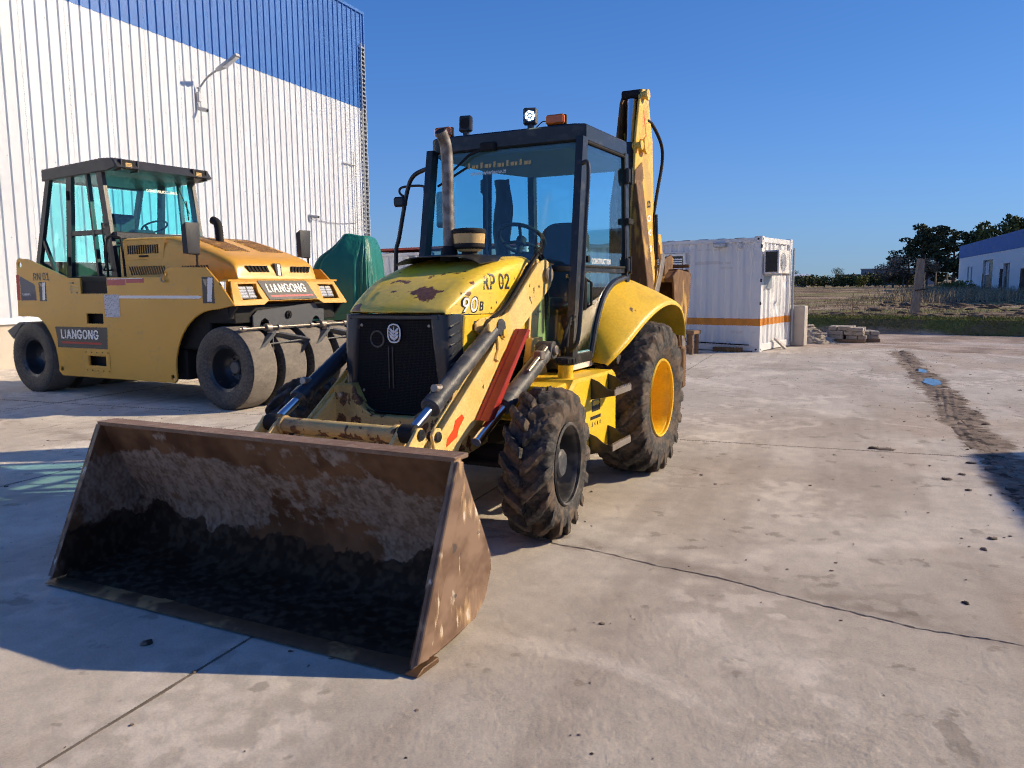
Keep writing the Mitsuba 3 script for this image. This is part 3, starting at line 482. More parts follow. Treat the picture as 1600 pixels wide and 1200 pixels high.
# loader tower beside the bonnet, hydraulics
for s in (1, -1):
    bh('loader_tower', cat(prism([(1.12, 0.85), (1.42, 0.85), (1.40, 1.58), (1.33, 1.70), (1.24, 1.70), (1.15, 1.60)], s * 0.385, s * 0.415, c=0.005), prism([(1.20, 0.85), (1.56, 0.85), (1.46, 1.18), (1.30, 1.18)], s * 0.415, s * 0.47, c=0.005)), 'm_arm')
for i in range(2):
    y = 0.47 + 0.022 * i; off = 0.02 * math.sin(i * 2.1)
    y = 0.445 + 0.022 * i; bh('hydraulic_hose', tube(spline([(1.12, y - 0.03, 1.30), (1.16, y - 0.03, 1.62 + off), (1.27, y - 0.02, 1.755 + off * 0.5), (1.42, y, 1.72), (1.62, y, 1.565 + off * 0.4), (1.85, y, 1.41), (2.0, y - 0.01, 1.34)], 8), 0.009, 8), 'm_matt')
for i in range(3): bh('hydraulic_hose', tube(spline([(1.40, 0.66 + 0.02 * i, 1.12), (1.36 - 0.03 * i, 0.68, 1.24 + 0.03 * i), (1.24 - 0.03 * i, 0.67, 1.27 + 0.02 * i), (1.18, 0.64, 1.15), (1.17, 0.62, 0.95)], 8), 0.010, 8), 'm_matt')
# side tank with steps
tk = [(0.80, 0.36), (1.62, 0.36), (1.66, 0.60), (1.66, 0.86), (1.58, 0.915), (0.84, 0.915), (0.80, 0.88)]
for s in (1, -1):
    t0 = bh('side_tank', cat(prism(tk, s * 0.44, s * 0.845, c=0.02), prism([(1.66, 0.62), (2.02, 0.70), (2.02, 0.90), (1.66, 0.90)], s * 0.44, s * 0.50, c=0.006), prism([(1.63, 0.62), (1.80, 0.70), (1.80, 0.89), (1.63, 0.90)], s * 0.5, s * 0.80, c=0.01)), 'm_yellow')
    if s > 0:
        add(f'{t0}__decal', cat(prism([(1.30, 0.66), (1.14, 0.66), (1.14, 0.745), (1.30, 0.745)], 0.8455, 0.8465, c=0, holes=[[(1.285, 0.70), (1.155, 0.70), (1.155, 0.732), (1.285, 0.732)]]), prism([(1.33, 0.605), (1.13, 0.605), (1.13, 0.628), (1.33, 0.628)], 0.8455, 0.8465, c=0), *[prism([(1.30 - 0.05 * q, 0.555 + 0.008 * (q % 2)), (1.285 - 0.05 * q, 0.555), (1.285 - 0.05 * q, 0.585), (1.30 - 0.05 * q, 0.58)], 0.8455, 0.8465, c=0) for q in range(4)]), 'm_ink', VM)
        fc = bh('filler_cap', cat(lathe([(0, 0.05), (0.06, 0.05), (0.068, 0.042), (0.068, 0.012), (0.055, 0.0)], 28, 'z', (1.47, 0.72, 1.005)), *[box(1.47 + 0.066 * math.cos(a) - 0.008, 1.47 + 0.066 * math.cos(a) + 0.008, 0.72 + 0.066 * math.sin(a) - 0.008, 0.72 + 0.066 * math.sin(a) + 0.008, 1.018, 1.05, 0.003) for a in np.arange(10) * 0.628]), 'm_matt')
        add(f'{fc}__neck', lathe([(0.062, 0.0), (0.052, 0.012), (0.052, 0.10)], 28, 'z', (1.47, 0.72, 0.905)), 'm_yellow', VM)
    for z, x0, x1 in ((0.80, 0.98, 1.32), (0.42, 0.98, 1.36)):
        sp_ = bh('step', cat(*[prism([(0.84, z - 0.05), (0.99, z - 0.01), (0.99, z + 0.02), (0.93, z + 0.03), (0.84, z + 0.12)], 0, 0.006, c=0) if False else prism([(s * 0.845, z - 0.05), (s * 1.02, z - 0.012), (s * 1.02, z + 0.018), (s * 0.96, z + 0.035), (s * 0.90, z + 0.08), (s * 0.845, z + 0.10)], x, x + 0.008, 'x', 0.001) for x in (x0, x1 - 0.008)], prism([(s * 0.93, z - 0.02), (s * 0.93, z - 0.012), (s * 1.02, z - 0.004), (s * 1.02, z - 0.012)], x0, x1, 'x', 0.001)), 'm_black')
        add(f'{sp_}__tread', cat(box(x0, x1, s * 1.018 - 0.004, s * 1.018 + 0.006, z - 0.014, z + 0.028, 0.002), *[prism([(x, z + 0.026), (x + 0.024, z + 0.026), (x + 0.017, z + 0.042), (x + 0.007, z + 0.042)], s * 1.018 - 0.004, s * 1.018 + 0.004, c=0) for x in np.arange(x0 + 0.01, x1 - 0.03, 0.034)]), 'm_steel', VM)
# fenders
fin = spline([(0.80, 0.64, 0.96), (0.785, 0.64, 1.08), (0.715, 0.64, 1.24), (0.56, 0.64, 1.43), (0.29, 0.64, 1.535), (-0.05, 0.64, 1.575), (-0.36, 0.64, 1.50), (-0.56, 0.64, 1.30), (-0.62, 0.64, 1.10)], 6)
fout = spline([(0.85, 0.76, 0.955), (0.80, 0.81, 1.02), (0.65, 0.86, 1.12), (0.40, 0.915, 1.275), (0.13, 0.95, 1.375), (-0.14, 0.975, 1.405), (-0.36, 0.99, 1.35), (-0.47, 0.995, 1.22), (-0.50, 0.995, 1.09)], 6)
def fender(s):
    P = []
    for a, b in zip(fin, fout):
        r = []
        for t in np.linspace(0, 1, 16):
            q = a + (b - a) * t; h = 4 * t * (1 - t) * 0.006
            c = np.array([0.08, 0, 0.68]); d = q - c; d[1] = 0; d /= np.linalg.norm(d)
            q = q + d * h; r.append(q)
        q = np.array(r[-1]); d = q - np.array([0.08, 0, 0.68]); d[1] = 0; d /= np.linalg.norm(d)
        r += [q + (0, 0.012, 0) - d * 0.012, q + (0, 0.014, 0) - d * 0.035]
        P.append(r)
    P = np.array(P); P[..., 1] *= s
    return sheet(P[:, ::-1] if s > 0 else P, 0.010)
for s in (1, -1): bh('fender', fender(s), 'm_yellow', 45, **({'label': 'clean yellow fender over the left rear wheel'} if s > 0 else {}))
# cab
YB, YT = 0.66, 0.64
def post(pts, w, d, n=4): return tube(pts, w, n)
def bar(p0, p1, hx, hy):   # square post
    p0, p1 = np.asarray(p0, float), np.asarray(p1, float); V = []
    for p in (p0, p1):
        for sx, sy in ((1, 1), (-1, 1), (-1, -1), (1, -1)): V.append(p + (sx * hx, sy * hy, 0))
    return hull(V)
cab = bh('cab_frame', cat(
    both(lambda s: bar((1.22, s * 0.655, 0.98), (0.965, s * 0.635, 2.60), 0.045, 0.028)),
    both(lambda s: bar((0.07, s * 0.655, 1.55), (0.07, s * 0.635, 2.60), 0.035, 0.025)),
    both(lambda s: bar((-0.45, s * 0.44, 1.45), (-0.43, s * 0.44, 2.60), 0.035, 0.03)),
    box(1.15, 1.24, -0.66, 0.66, 0.94, 1.02, 0.008), both(lambda s: box(0.86, 1.22, s * 0.655 - 0.02, s * 0.655 + 0.02, 0.98, 1.05, 0.005)),
    both(lambda s: tube(spline([(0.86, s * 0.655, 1.0), (0.80, s * 0.655, 1.12), (0.735, s * 0.655, 1.26), (0.58, s * 0.655, 1.45), (0.36, s * 0.655, 1.555), (0.07, s * 0.655, 1.60)], 6), 0.026, 10)),
    box(1.06, 1.16, -0.64, 0.64, 1.64, 1.685, 0.006), both(lambda s: box(0.07, 1.13, s * 0.655 - 0.012, s * 0.655 + 0.012, 1.635, 1.67, 0.004)),
    box(-0.48, -0.42, -0.46, 0.46, 1.40, 1.52, 0.008)), 'm_black')
roofp = [(0.975, 0.58), (0.975, -0.58), (0.93, -0.655), (0.07, -0.655), (-0.44, -0.48), (-0.47, -0.42), (-0.47, 0.42), (-0.44, 0.48), (0.07, 0.655), (0.93, 0.655)]
bh('cab_roof', cat(prism(roofp, 2.575, 2.70, 'z', 0.012), prism([(x * 0.9 + 0.02, y * 0.9) for x, y in roofp], 2.69, 2.715, 'z', 0.012)), 'm_black')
bh('roof_liner', prism([(x * 0.95 + 0.01, y * 0.94) for x, y in roofp], 2.535, 2.574, 'z', 0.01), 'm_liner')
bh('windscreen', sheet(np.array([[(1.215 - 0.155 * (z - 1.0) / 1.0, y, z) for z in (1.69, 2.10, 2.565)] for y in np.linspace(-0.63, 0.63, 3)]), 0), 'g_cab', False)
def wsx(z): return 1.215 - 0.155 * (z - 1.0)
for s in (1, -1):
    bh('lower_front_pane', sheet(np.array([[(wsx(z) - 0.01, y * s, z) for z in (1.02, 1.63)] for y in (0.40, 0.63)]), 0), 'g_cab', False)
    A = lambda z: 1.165 - 0.155 * (z - 1.0)
    dp = [(A(1.68), 1.68), (A(2.57), 2.57), (0.11, 2.57), (0.11, 1.68)]
    bh('door_pane', tm([(x, s * (0.655 - 0.012 * (z - 1.6)), z) for x, z in dp], [[0, 1, 2], [0, 2, 3]]), 'g_cab', False)
    lp = [(1.16, 1.05), (0.84, 1.05), (0.80, 1.12), (0.735, 1.26), (0.58, 1.45), (0.36, 1.555), (0.14, 1.60), (0.14, 1.63), (1.09, 1.63)]
    tr = earcut([np.array(lp)]); bh('lower_door_pane', tm([(x, s * 0.655, z) for x, z in lp], tr), 'g_cab', False)
    bh('quarter_pane', tm([(0.05, s * 0.645, 1.6), (-0.43, s * 0.455, 1.5), (-0.42, s * 0.455, 2.57), (0.05, s * 0.63, 2.57)], [[0, 1, 2], [0, 2, 3]]), 'g_cab', False)
    # seals round the door panes, hinges
    w_ = [(x, s * (0.664 - 0.012 * (z - 1.6)), z) for x, z in spline(dp, 1, True)] ; w_.append(w_[0])
    bh('door_seal', cat(*[tube([w_[i], w_[i + 1]], 0.011, 6) for i in range(4)]), 'm_matt')
    for z in (1.70, 2.42): bh('door_hinge', cat(box(0.035, 0.115, s * 0.675 - 0.018, s * 0.675 + 0.018, z - 0.06, z + 0.06, 0.01), rod((0.05, s * 0.69, z - 0.07), (0.05, s * 0.69, z + 0.07), 0.014, 10)), 'm_black')
    bh('sill_panel', cat(prism([(1.30, 0.935), (0.84, 0.935), (0.84, 0.985), (1.30, 0.985)], s * 0.60, s * 0.665, c=0.006), prism([(1.20, 0.985), (0.84, 0.985), (0.84, 1.06), (1.18, 1.06)], s * 0.62, s * 0.655, c=0.006)), 'm_white')
    if s > 0: bh('grab_rail', tube(spline([(1.06, s * 0.675, 2.40), (1.07, s * 0.725, 2.37), (1.13, s * 0.73, 2.0), (1.20, s * 0.73, 1.50), (1.25, s * 0.725, 1.20), (1.255, s * 0.70, 1.12), (1.25, s * 0.66, 1.08)], 7), 0.016, 10), 'm_black')
    bh('door_latch', cat(box(0.98, 1.02, s * 0.668 - 0.015, s * 0.668 + 0.015, 1.36, 1.60, 0.008), tube([(0.99, s * 0.68, 1.58), (0.97, s * 0.71, 1.56), (0.97, s * 0.71, 1.40), (0.99, s * 0.68, 1.38)], 0.010, 8)), 'm_matt')
    for x, z in ((0.93, 2.32), (0.96, 1.80)): bh('pane_bolt', rod((x, s * 0.655, z), (x, s * 0.668, z), 0.018, 14), 'm_chrome')
    bh('pane_knob', rod((0.96, s * 0.655, 1.73), (0.96, s * 0.69, 1.73), 0.026, 14), 'm_matt')
bh('rear_pane', tm([(-0.46, -0.43, 1.52), (-0.46, 0.43, 1.52), (-0.45, 0.43, 2.57), (-0.45, -0.43, 2.57)], [[0, 1, 2], [0, 2, 3]]), 'g_cab', False)
# writing on the panes
def pane_text(s, h, y0, z0, b=True, sx=1.0):
    m = meshkit.text_mesh(s, h, 0.001, b); m.apply_scale([sx, 1, 1]); a = math.atan(0.155)
    bh('lettering', put(m, (wsx(z0) + 0.004, y0, z0), (0, 1, 0), (-math.sin(a), 0, math.cos(a))), 'm_inkwhite', False)
pane_text('www.wiwiacw.it', 0.028, -0.275, 2.385, True, 1.05)
for k_, y in enumerate(np.linspace(-0.30, 0.22, 15)):
    hh = 0.028 + 0.016 * ((k_ * 7) % 3 == 0); a = math.atan(0.155)
    bh('decal', put(box(0, 0.018 + 0.012 * (k_ % 3 == 1), 0, hh, 0, 0.001, 0), (wsx(2.435) + 0.004, y, 2.435), (0, 1, 0), (-math.sin(a), 0, math.cos(a))), 'm_tan', False)
m = tmesh('CONSTRUCTION', 0.038, 0.001, 0.9); bh('lettering', put(m, (0.86, 0.668, 1.70), (-1, 0, 0), (0, -0.012, 1)), 'm_inkwhite', False)
# inside the cab
se = bh('seat', cat(sheet(np.array([[(0.08 - 0.10 * t - 0.03 * math.cos(u * 1.4), 0.05 + 0.25 * u * (1 - 0.15 * t), 1.40 + 0.68 * t - 0.10 * t * u ** 4) for u in np.linspace(-1, 1, 13)] for t in np.linspace(0, 1, 10)]), 0.09), box(0.0, 0.48, -0.20, 0.30, 1.30, 1.44, 0.06), box(0.05, 0.40, -0.12, 0.22, 0.95, 1.32, 0.03)), 'm_seat', 50)
bh('cab_floor', box(-0.44, 1.18, -0.62, 0.62, 0.93, 0.965, 0), 'm_matt')
bh('dashboard', cat(prism([(0.92, 0.97), (1.12, 0.97), (1.10, 1.62), (1.02, 1.78), (0.90, 1.74), (0.84, 1.55)], -0.20, 0.28, c=0.03), box(1.0, 1.10, -0.55, 0.20, 1.60, 1.69, 0.03)), 'm_seat', 45)
sw_ = lambda: None
wc = np.array([0.80, 0.06, 1.90]); tilt = trimesh.transformations.translation_matrix(wc) @ rotm([0, 1, 0], -35)
ring = trimesh.creation.torus(0.185, 0.016, major_sections=40, minor_sections=10)
bh('steering_wheel', cat(moved(ring, tilt), *[moved(rod((0, 0, -0.02), (0.18 * math.cos(a), 0.18 * math.sin(a), 0), 0.013, 8), tilt) for a in (0.3, 2.4, 4.5)], moved(rod((0, 0, -0.05), (0, 0, 0.01), 0.04, 16), tilt), rod((0.80, 0.06, 1.88), (0.98, 0.06, 1.62), 0.025)), 'm_matt')
bh('control_lever', cat(*[tube(spline([(0.55, y, 1.0), (0.56, y, 1.35), (0.60, y + 0.02, 1.58)], 5), 0.010, 8) for y in (0.36, 0.44)], *[trimesh.creation.icosphere(2, 0.026).apply_translation((0.60, y + 0.02, 1.60)) for y in (0.36, 0.44)]), 'm_matt')
bh('coat', sheet(np.array([[(-0.02 + 0.03 * math.sin(7 * u), -0.60 + 0.16 * u + 0.02 * math.sin(9 * t + 5 * u), 2.48 - 0.85 * t) for u in np.linspace(0, 1, 9)] for t in np.linspace(0, 1, 12)]), 0.02), 'm_seat', 60)
bh('side_console', cat(box(-0.40, 0.6, 0.42, 0.60, 0.97, 1.40, 0.04), box(-0.40, 0.6, -0.60, -0.42, 0.97, 1.40, 0.04)), 'm_seat')
# roof furniture
def worklamp(y, x, z, lit, yaw=0.0):
    M = trimesh.transformations.translation_matrix((x, y, z)) @ rotm([0, 0, 1], yaw) @ rotm([0, 1, 0], -4)
    l = bh('work_lamp', moved(cat(box(-0.028, 0.022, -0.052, 0.052, 0.0, 0.125, 0.012), box(-0.06, -0.026, -0.04, 0.04, 0.015, 0.11, 0.008)), M), 'm_black', **({'label': 'lit square LED work lamp on the cab roof'} if lit else {'label': 'dark square work lamp on the cab roof, switched off'}))
    add(f'{l}__bracket', cat(box(x - 0.03, x + 0.01, y - 0.02, y + 0.02, z - 0.035, z + 0.01, 0.003)), 'm_black', VM)
    f_ = cat(prism(circ(0, 0.0625, 0.042, 24), 0.022, 0.024, 'x', 0)); add(f'{l}__lens', moved(f_, M), 'm_lens_c' if lit else 'm_matt', VM)
    if lit:
        dots = [(0, 0.0625)] + [(0.029 * math.cos(a), 0.0625 + 0.029 * math.sin(a)) for a in np.arange(7) * 2 * math.pi / 7]
        k = add(f'{l}__diode', moved(cat(*[prism(circ(y_, z_, 0.0085, 12), 0.0242, 0.0262, 'x', 0) for y_, z_ in dots]), M), 'm_lens_c', VM)
        scene[k]['emitter'] = {'type': 'area', 'radiance': rgb((2.4, 3.0, 2.6))}
worklamp(0.19, 0.90, 2.735, True, 22); worklamp(-0.37, 0.90, 2.735, False, 10)
for y in (0.40, -0.57):
    q = bh('turn_lamp', cat(box(0.86, 0.89, y - 0.075, y + 0.075, 2.715, 2.79, 0.006), box(0.80, 0.86, y - 0.02, y + 0.02, 2.70, 2.74, 0.004)), 'm_matt')
    add(f'{q}__lens', box(0.888, 0.93, y - 0.073, y + 0.073, 2.717, 2.788, 0.012), 'm_lens_o', VM)
bh('lamp_wire', tube(spline([(0.86, 0.22, 2.72), (0.85, 0.27, 2.76), (0.86, 0.31, 2.75), (0.87, 0.34, 2.74)], 6), 0.004, 6), 'm_matt')
wz = [(wsx(2.585) + 0.03, -0.13, 2.585), (wsx(2.55) + 0.03, -0.28, 2.54), (wsx(2.37) + 0.02, -0.50, 2.37)]
bh('wiper', cat(box(wsx(2.6) , wsx(2.6) + 0.04, -0.19, -0.06, 2.56, 2.625, 0.01), tube(wz, [0.012, 0.011, 0.007], 8), tube([(wsx(2.45) + 0.012, -0.30, 2.45), (wsx(2.33) + 0.012, -0.56, 2.32)], 0.009, 6)), 'm_matt')
# mirror arms: one stands beside the far pillar, the near one is hidden by the cab
mi_ = bh('mirror_arm', cat(tube(spline([(0.97, -0.66, 2.47), (0.95, -0.74, 2.465), (0.95, -0.84, 2.42), (0.95, -0.90, 2.30), (0.96, -0.98, 1.95), (0.97, -1.01, 1.80), (0.97, -0.99, 1.40), (0.97, -0.70, 1.30)], 7), 0.018, 10), tube(spline([(0.95, -0.91, 2.26), (0.95, -0.97, 2.30), (0.95, -0.945, 2.345), (0.95, -0.76, 2.345), (0.95, -0.73, 2.30), (0.95, -0.735, 2.10)], 6), 0.010, 8), box(0.92, 0.985, -1.02, -0.91, 2.19, 2.27, 0.015)), 'm_black')
add(f'{mi_}__mirror', box(0.62, 0.66, -0.82, -0.66, 2.03, 2.33, 0.03), 'm_black', VM)
for i, p in enumerate(((0.07, 0.66, 2.08), )): bh('door_stay', box(0.0, 0.12, 0.665, 0.70, 2.03, 2.08, 0.006), 'm_matt')
# ------------------------------------------------------------------ folded boom, dipper and bucket behind the cab
YL, YR = 0.345, 0.115
bp = [(-1.02, 1.10), (-0.98, 1.75), (-0.995, 2.30), (-1.06, 2.60), (-1.10, 2.95), (-1.20, 3.30), (-1.29, 3.42), (-1.38, 3.43), (-1.47, 3.34), (-1.61, 2.97), (-1.65, 2.55), (-1.68, 2.1), (-1.74, 1.62), (-1.60, 1.15)]
bm = bh('boom', prism(bp, YL - 0.022, YL, c=0.005), 'm_boom')
add(f'{bm}__far_plate', prism([(x - 0.06 * (z > 2.4), z) for x, z in bp], YR, YR + 0.022, c=0.005), 'm_boomrust', VM)
add(f'{bm}__rusty_web', cat(prism([(-1.03, 1.12), (-1.0, 1.75), (-1.01, 2.30), (-1.07, 2.55), (-1.10, 2.55), (-1.08, 1.12)], YR + 0.022, YL - 0.022, c=0), prism([(-1.40, 3.36), (-1.50, 2.95), (-1.57, 2.5), (-1.68, 1.6), (-1.6, 1.6), (-1.5, 2.5), (-1.45, 2.9), (-1.36, 3.36)], YR + 0.022, YL - 0.022, c=0), prism([(0.30, 1.15), (0.55, 1.15), (0.515, 1.57), (0.410, 2.42), (0.395, 2.52), (0.365, 2.35), (0.345, 1.57)], -1.15, -0.95, 'x', 0.006)), 'm_boomrust', VM)
add(f'{bm}__gusset', cat(prism([(-0.99, 2.30), (-1.05, 2.62), (-1.25, 2.72), (-1.30, 2.58), (-1.14, 2.34), (-1.10, 1.9)], YL, YL + 0.012, c=0.004), prism([(-1.02, 1.12), (-0.99, 1.75), (-1.0, 2.30), (-1.12, 2.40), (-1.36, 1.12)], YL + 0.001, YL + 0.008, c=0.002)), 'm_boomrust', VM)
for x, z, r in ((-1.30, 3.36, 0.040), (-1.27, 2.88, 0.062), (-1.12, 2.86, 0.035)):
    add(f'{bm}__pin', cat(rod((x, YL - 0.04, z), (x, YL + 0.05, z), r), rod((x, YL + 0.03, z), (x, YL + 0.055, z), r * 1.35, 18, 0.006)), 'm_boom', VM)
add(f'{bm}__red_stripe', prism([(-1.30, 3.22), (-1.32, 3.225), (-1.42, 2.96), (-1.40, 2.95)], YL, YL + 0.0015, c=0), 'm_orangeflag', VM)
for ch, z in (('B', 2.30), ('0', 2.16), ('9', 2.02), ('B', 1.86)):
    m = tmesh(ch, 0.10, 0.0015, 0.9); add(f'{bm}__lettering', put(m, (-1.46 - 0.12 * (2.3 - z), YL + 0.001, z), (0.14, 0, 1), (-1, 0, 0.14)), 'm_inkwhite' if z < 2.25 else 'm_ink', VM, False)
add(f'{bm}__cross_bar', rod((-1.30, YR + 0.02, 3.38), (-1.30, YL - 0.022, 3.38), 0.042), 'm_matt', VM)
dcl = bh('dipper_cylinder', cat(rod((-1.10, 0.215, 1.65), (-1.24, 0.23, 2.85), 0.075), rod((-1.22, 0.23, 2.75), (-1.245, 0.23, 2.90), 0.082, c=0.008)), 'm_cowl')
add(f'{dcl}__rod', rod((-1.24, 0.23, 2.86), (-1.30, 0.23, 3.33), 0.046), 'm_chrome', VM)
dpp = [(-1.30, 3.02), (-1.42, 2.96), (-1.62, 2.85), (-1.70, 2.60), (-1.80, 2.1), (-1.96, 1.62), (-2.02, 1.46), (-1.90, 1.40), (-1.78, 1.50), (-1.60, 2.0), (-1.45, 2.6)]
bh('dipper', cat(prism(dpp, YL - 0.05, YL - 0.03, c=0.004), prism(dpp, YR + 0.03, YR + 0.05, c=0.004), prism([(-1.62, 2.85), (-1.70, 2.60), (-1.80, 2.1), (-1.96, 1.62), (-1.90, 1.60), (-1.72, 2.1), (-1.6, 2.6)], YR + 0.05, YL - 0.05, c=0)), 'm_boom')
for y in (YL - 0.02, YR + 0.0):
    bh('tipping_link', prism([(-1.70, 1.72), (-1.74, 1.62), (-1.66, 1.60), (-1.62, 1.72), (-1.76, 1.98), (-1.80, 2.06), (-1.93, 2.06), (-1.98, 1.98), (-2.02, 1.72), (-1.94, 1.72), (-1.90, 1.94), (-1.84, 1.97)], y, y + 0.02, c=0.005), 'm_boom')
    bh('bucket_link', prism([(-1.62, 1.43), (-1.66, 1.38), (-1.74, 1.40), (-1.90, 1.60), (-2.0, 1.80), (-1.97, 1.86), (-1.88, 1.86), (-1.80, 1.66)], y + 0.03, y + 0.05, c=0.005), 'm_steel')
bsd = [(-1.98, 1.62), (-2.20, 1.70), (-2.70, 1.66), (-2.66, 1.34), (-2.50, 1.02), (-2.42, 0.72), (-2.32, 0.70), (-2.24, 1.02), (-2.06, 1.30)]
YBk = (0.47, -0.07)
bb = bh('digging_bucket', cat(prism(bsd, YBk[0] - 0.02, YBk[0], c=0.004), prism(bsd, YBk[1], YBk[1] + 0.02, c=0.004), prism([(-2.20, 1.70), (-2.70, 1.66), (-2.66, 1.34), (-2.50, 1.02), (-2.42, 0.72), (-2.40, 0.74), (-2.47, 1.02), (-2.63, 1.34), (-2.66, 1.63), (-2.20, 1.67)], YBk[1] + 0.02, YBk[0] - 0.02, c=0), prism([(-1.98, 1.60), (-2.2, 1.69), (-2.2, 1.65), (-2.0, 1.56)], YBk[1], YBk[0], c=0.004), box(-2.74, -2.66, -0.05, 0.45, 1.62, 1.70, 0.01)), 'm_boomrust', label='rusty backhoe bucket folded under the boom')
add(f'{bb}__hinge_ear', cat(*[prism([(-2.05, 1.62), (-2.35, 1.66), (-2.38, 1.82), (-2.30, 1.86), (-2.05, 1.80)], y, y + 0.025, c=0.004) for y in (0.33, 0.08)], rod((-2.66, -0.06, 1.74), (-2.66, 0.46, 1.74), 0.02)), 'm_boomrust', VM)
for y in np.linspace(-0.02, 0.42, 4): add(f'{bb}__tooth', hull([(-2.44, y - 0.03, 0.80), (-2.44, y + 0.03, 0.80), (-2.38, y - 0.03, 0.80), (-2.38, y + 0.03, 0.80), (-2.41, y - 0.025, 0.56), (-2.40, y + 0.025, 0.56)]), 'm_steel', VM)
add(f'{bb}__side_cutter', prism([(-2.34, 1.06), (-2.28, 1.05), (-2.33, 0.70), (-2.40, 0.58), (-2.46, 0.60), (-2.44, 0.86)], YBk[0], YBk[0] + 0.018, c=0.004), 'm_steel', VM)
bh('swing_post', cat(box(-1.35, -1.0, 0.05, 0.38, 0.55, 1.25, 0.03), box(-1.15, -1.02, -0.85, 0.85, 0.55, 0.95, 0.02)), 'm_boomrust')
for s in (1, -1): bh('stabiliser', cat(box(-1.16, -1.02, s * 0.62 - 0.08, s * 0.62 + 0.08, 0.35, 1.30, 0.015), box(-1.24, -0.94, s * 0.62 - 0.14, s * 0.62 + 0.14, 0.30, 0.35, 0.01)), 'm_boomrust')
bh('boom_hose', tube(spline([(-1.45, YL - 0.01, 3.15), (-1.60, YL - 0.0, 3.13), (-1.83, YL + 0.02, 2.98), (-1.88, YL + 0.02, 2.80), (-1.75, YL + 0.01, 2.48), (-1.66, YL, 2.22), (-1.66, YL - 0.02, 2.0)], 8), 0.017, 10), 'm_matt')
bh('boom_hose', tube(spline([(-1.68, YL + 0.01, 2.25), (-1.71, YL + 0.01, 2.0), (-1.76, YL, 1.8)], 6), 0.03, 10), 'm_black')
# ------------------------------------------------------------------ road roller (frame RM; Y = 0 at the near tyre faces, +Y away)
R = thing('road_roller', 'ochre yellow pneumatic tyred road roller parked by the white corrugated wall', 'road roller')
def rr(part, mesh, bsdf, smooth=32, **lab): return add(f'{R}__{part}', mesh, bsdf, RM, smooth, **lab)
def rollpaint(p, n, uv):
    X, Y, Z = rol(p); g = fbm(X * 2, Y * 2, Z * 2, 3); f = fbm(X * 25, Y * 25, Z * 25, 3)
    c = mix((0.60, 0.305, 0.030), (0.66, 0.35, 0.045), g); return mix(c, (0.36, 0.25, 0.12), 0.35 * smoothstep(0.58, 0.75, f * 0.5 + 0.5 * fbm(X * 6, Y * 6, Z * 2, 3)))
mat('m_rollpaint', rollpaint, 0.32, spec=0.5, clearcoat=0.35)
mat('m_anthracite', lambda p, n, uv: mix((0.024, 0.026, 0.031), (0.040, 0.041, 0.045), fbm(p.x * 8, p.y * 8, p.z * 8, 3)), 0.42)
mat('m_rollgrey', (0.075, 0.080, 0.088), 0.45)
mat('m_decal', (0.055, 0.055, 0.055), 0.5)
mat('m_decalred', (0.42, 0.035, 0.03), 0.5)
mat('m_decalpink', (0.48, 0.10, 0.10), 0.5)
mat('m_decalblue', lambda p, n, uv: mix((0.035, 0.04, 0.09), (0.09, 0.10, 0.13), smoothstep(1.50, 1.62, p.z + 0.15 * noise(p.x * 9, p.y * 9, 0))), 0.5)
mat('m_paper', lambda p, n, uv: mix((0.60, 0.60, 0.62), (0.25, 0.26, 0.28), smoothstep(0.60, 0.75, noise(p.x * 60, p.y * 60, p.z * 130))), 0.8)
def arcp(cx, cz, r, a0, a1, n): a = np.radians(np.linspace(a0, a1, n)); return [(cx + r * math.cos(t), cz + r * math.sin(t)) for t in a]
side = [(-4.36, 1.16), (-4.30, 1.94)] + arcp(-4.215, 1.94, 0.085, 175, 60, 7) + [(-4.0, 2.005), (-3.03, 1.715), (-2.76, 1.71), (-2.76, 1.49), (-2.17, 1.49), (-2.17, 1.71), (-1.04, 1.70), (-0.97, 1.74), (-0.93, 1.81), (-0.83, 1.83), (-0.17, 1.81), (0.05, 1.62), (0.31, 1.335)]
side += [(0.02, 1.285)] + arcp(-0.02, 0.46, 0.82, 92, 172, 12) + [(-0.83, 0.35), (-0.88, 0.31), (-3.34, 0.30), (-3.42, 0.36)] + arcp(-4.21, 0.45, 0.79, 4, 62, 9) + [(-3.98, 1.155)]
win = lambda x0, x1, z0, z1: [(x0, z0), (x1, z0), (x1, z1), (x0, z1)]
holes = [circ(-4.21, 1.925, 0.042, 18), win(-2.67, -2.30, 1.07, 1.21), win(-2.68, -2.30, 0.475, 0.61), circ(-3.34, 0.40, 0.032, 14), circ(-0.91, 0.385, 0.032, 14), circ(-0.915, 1.735, 0.028, 14)]
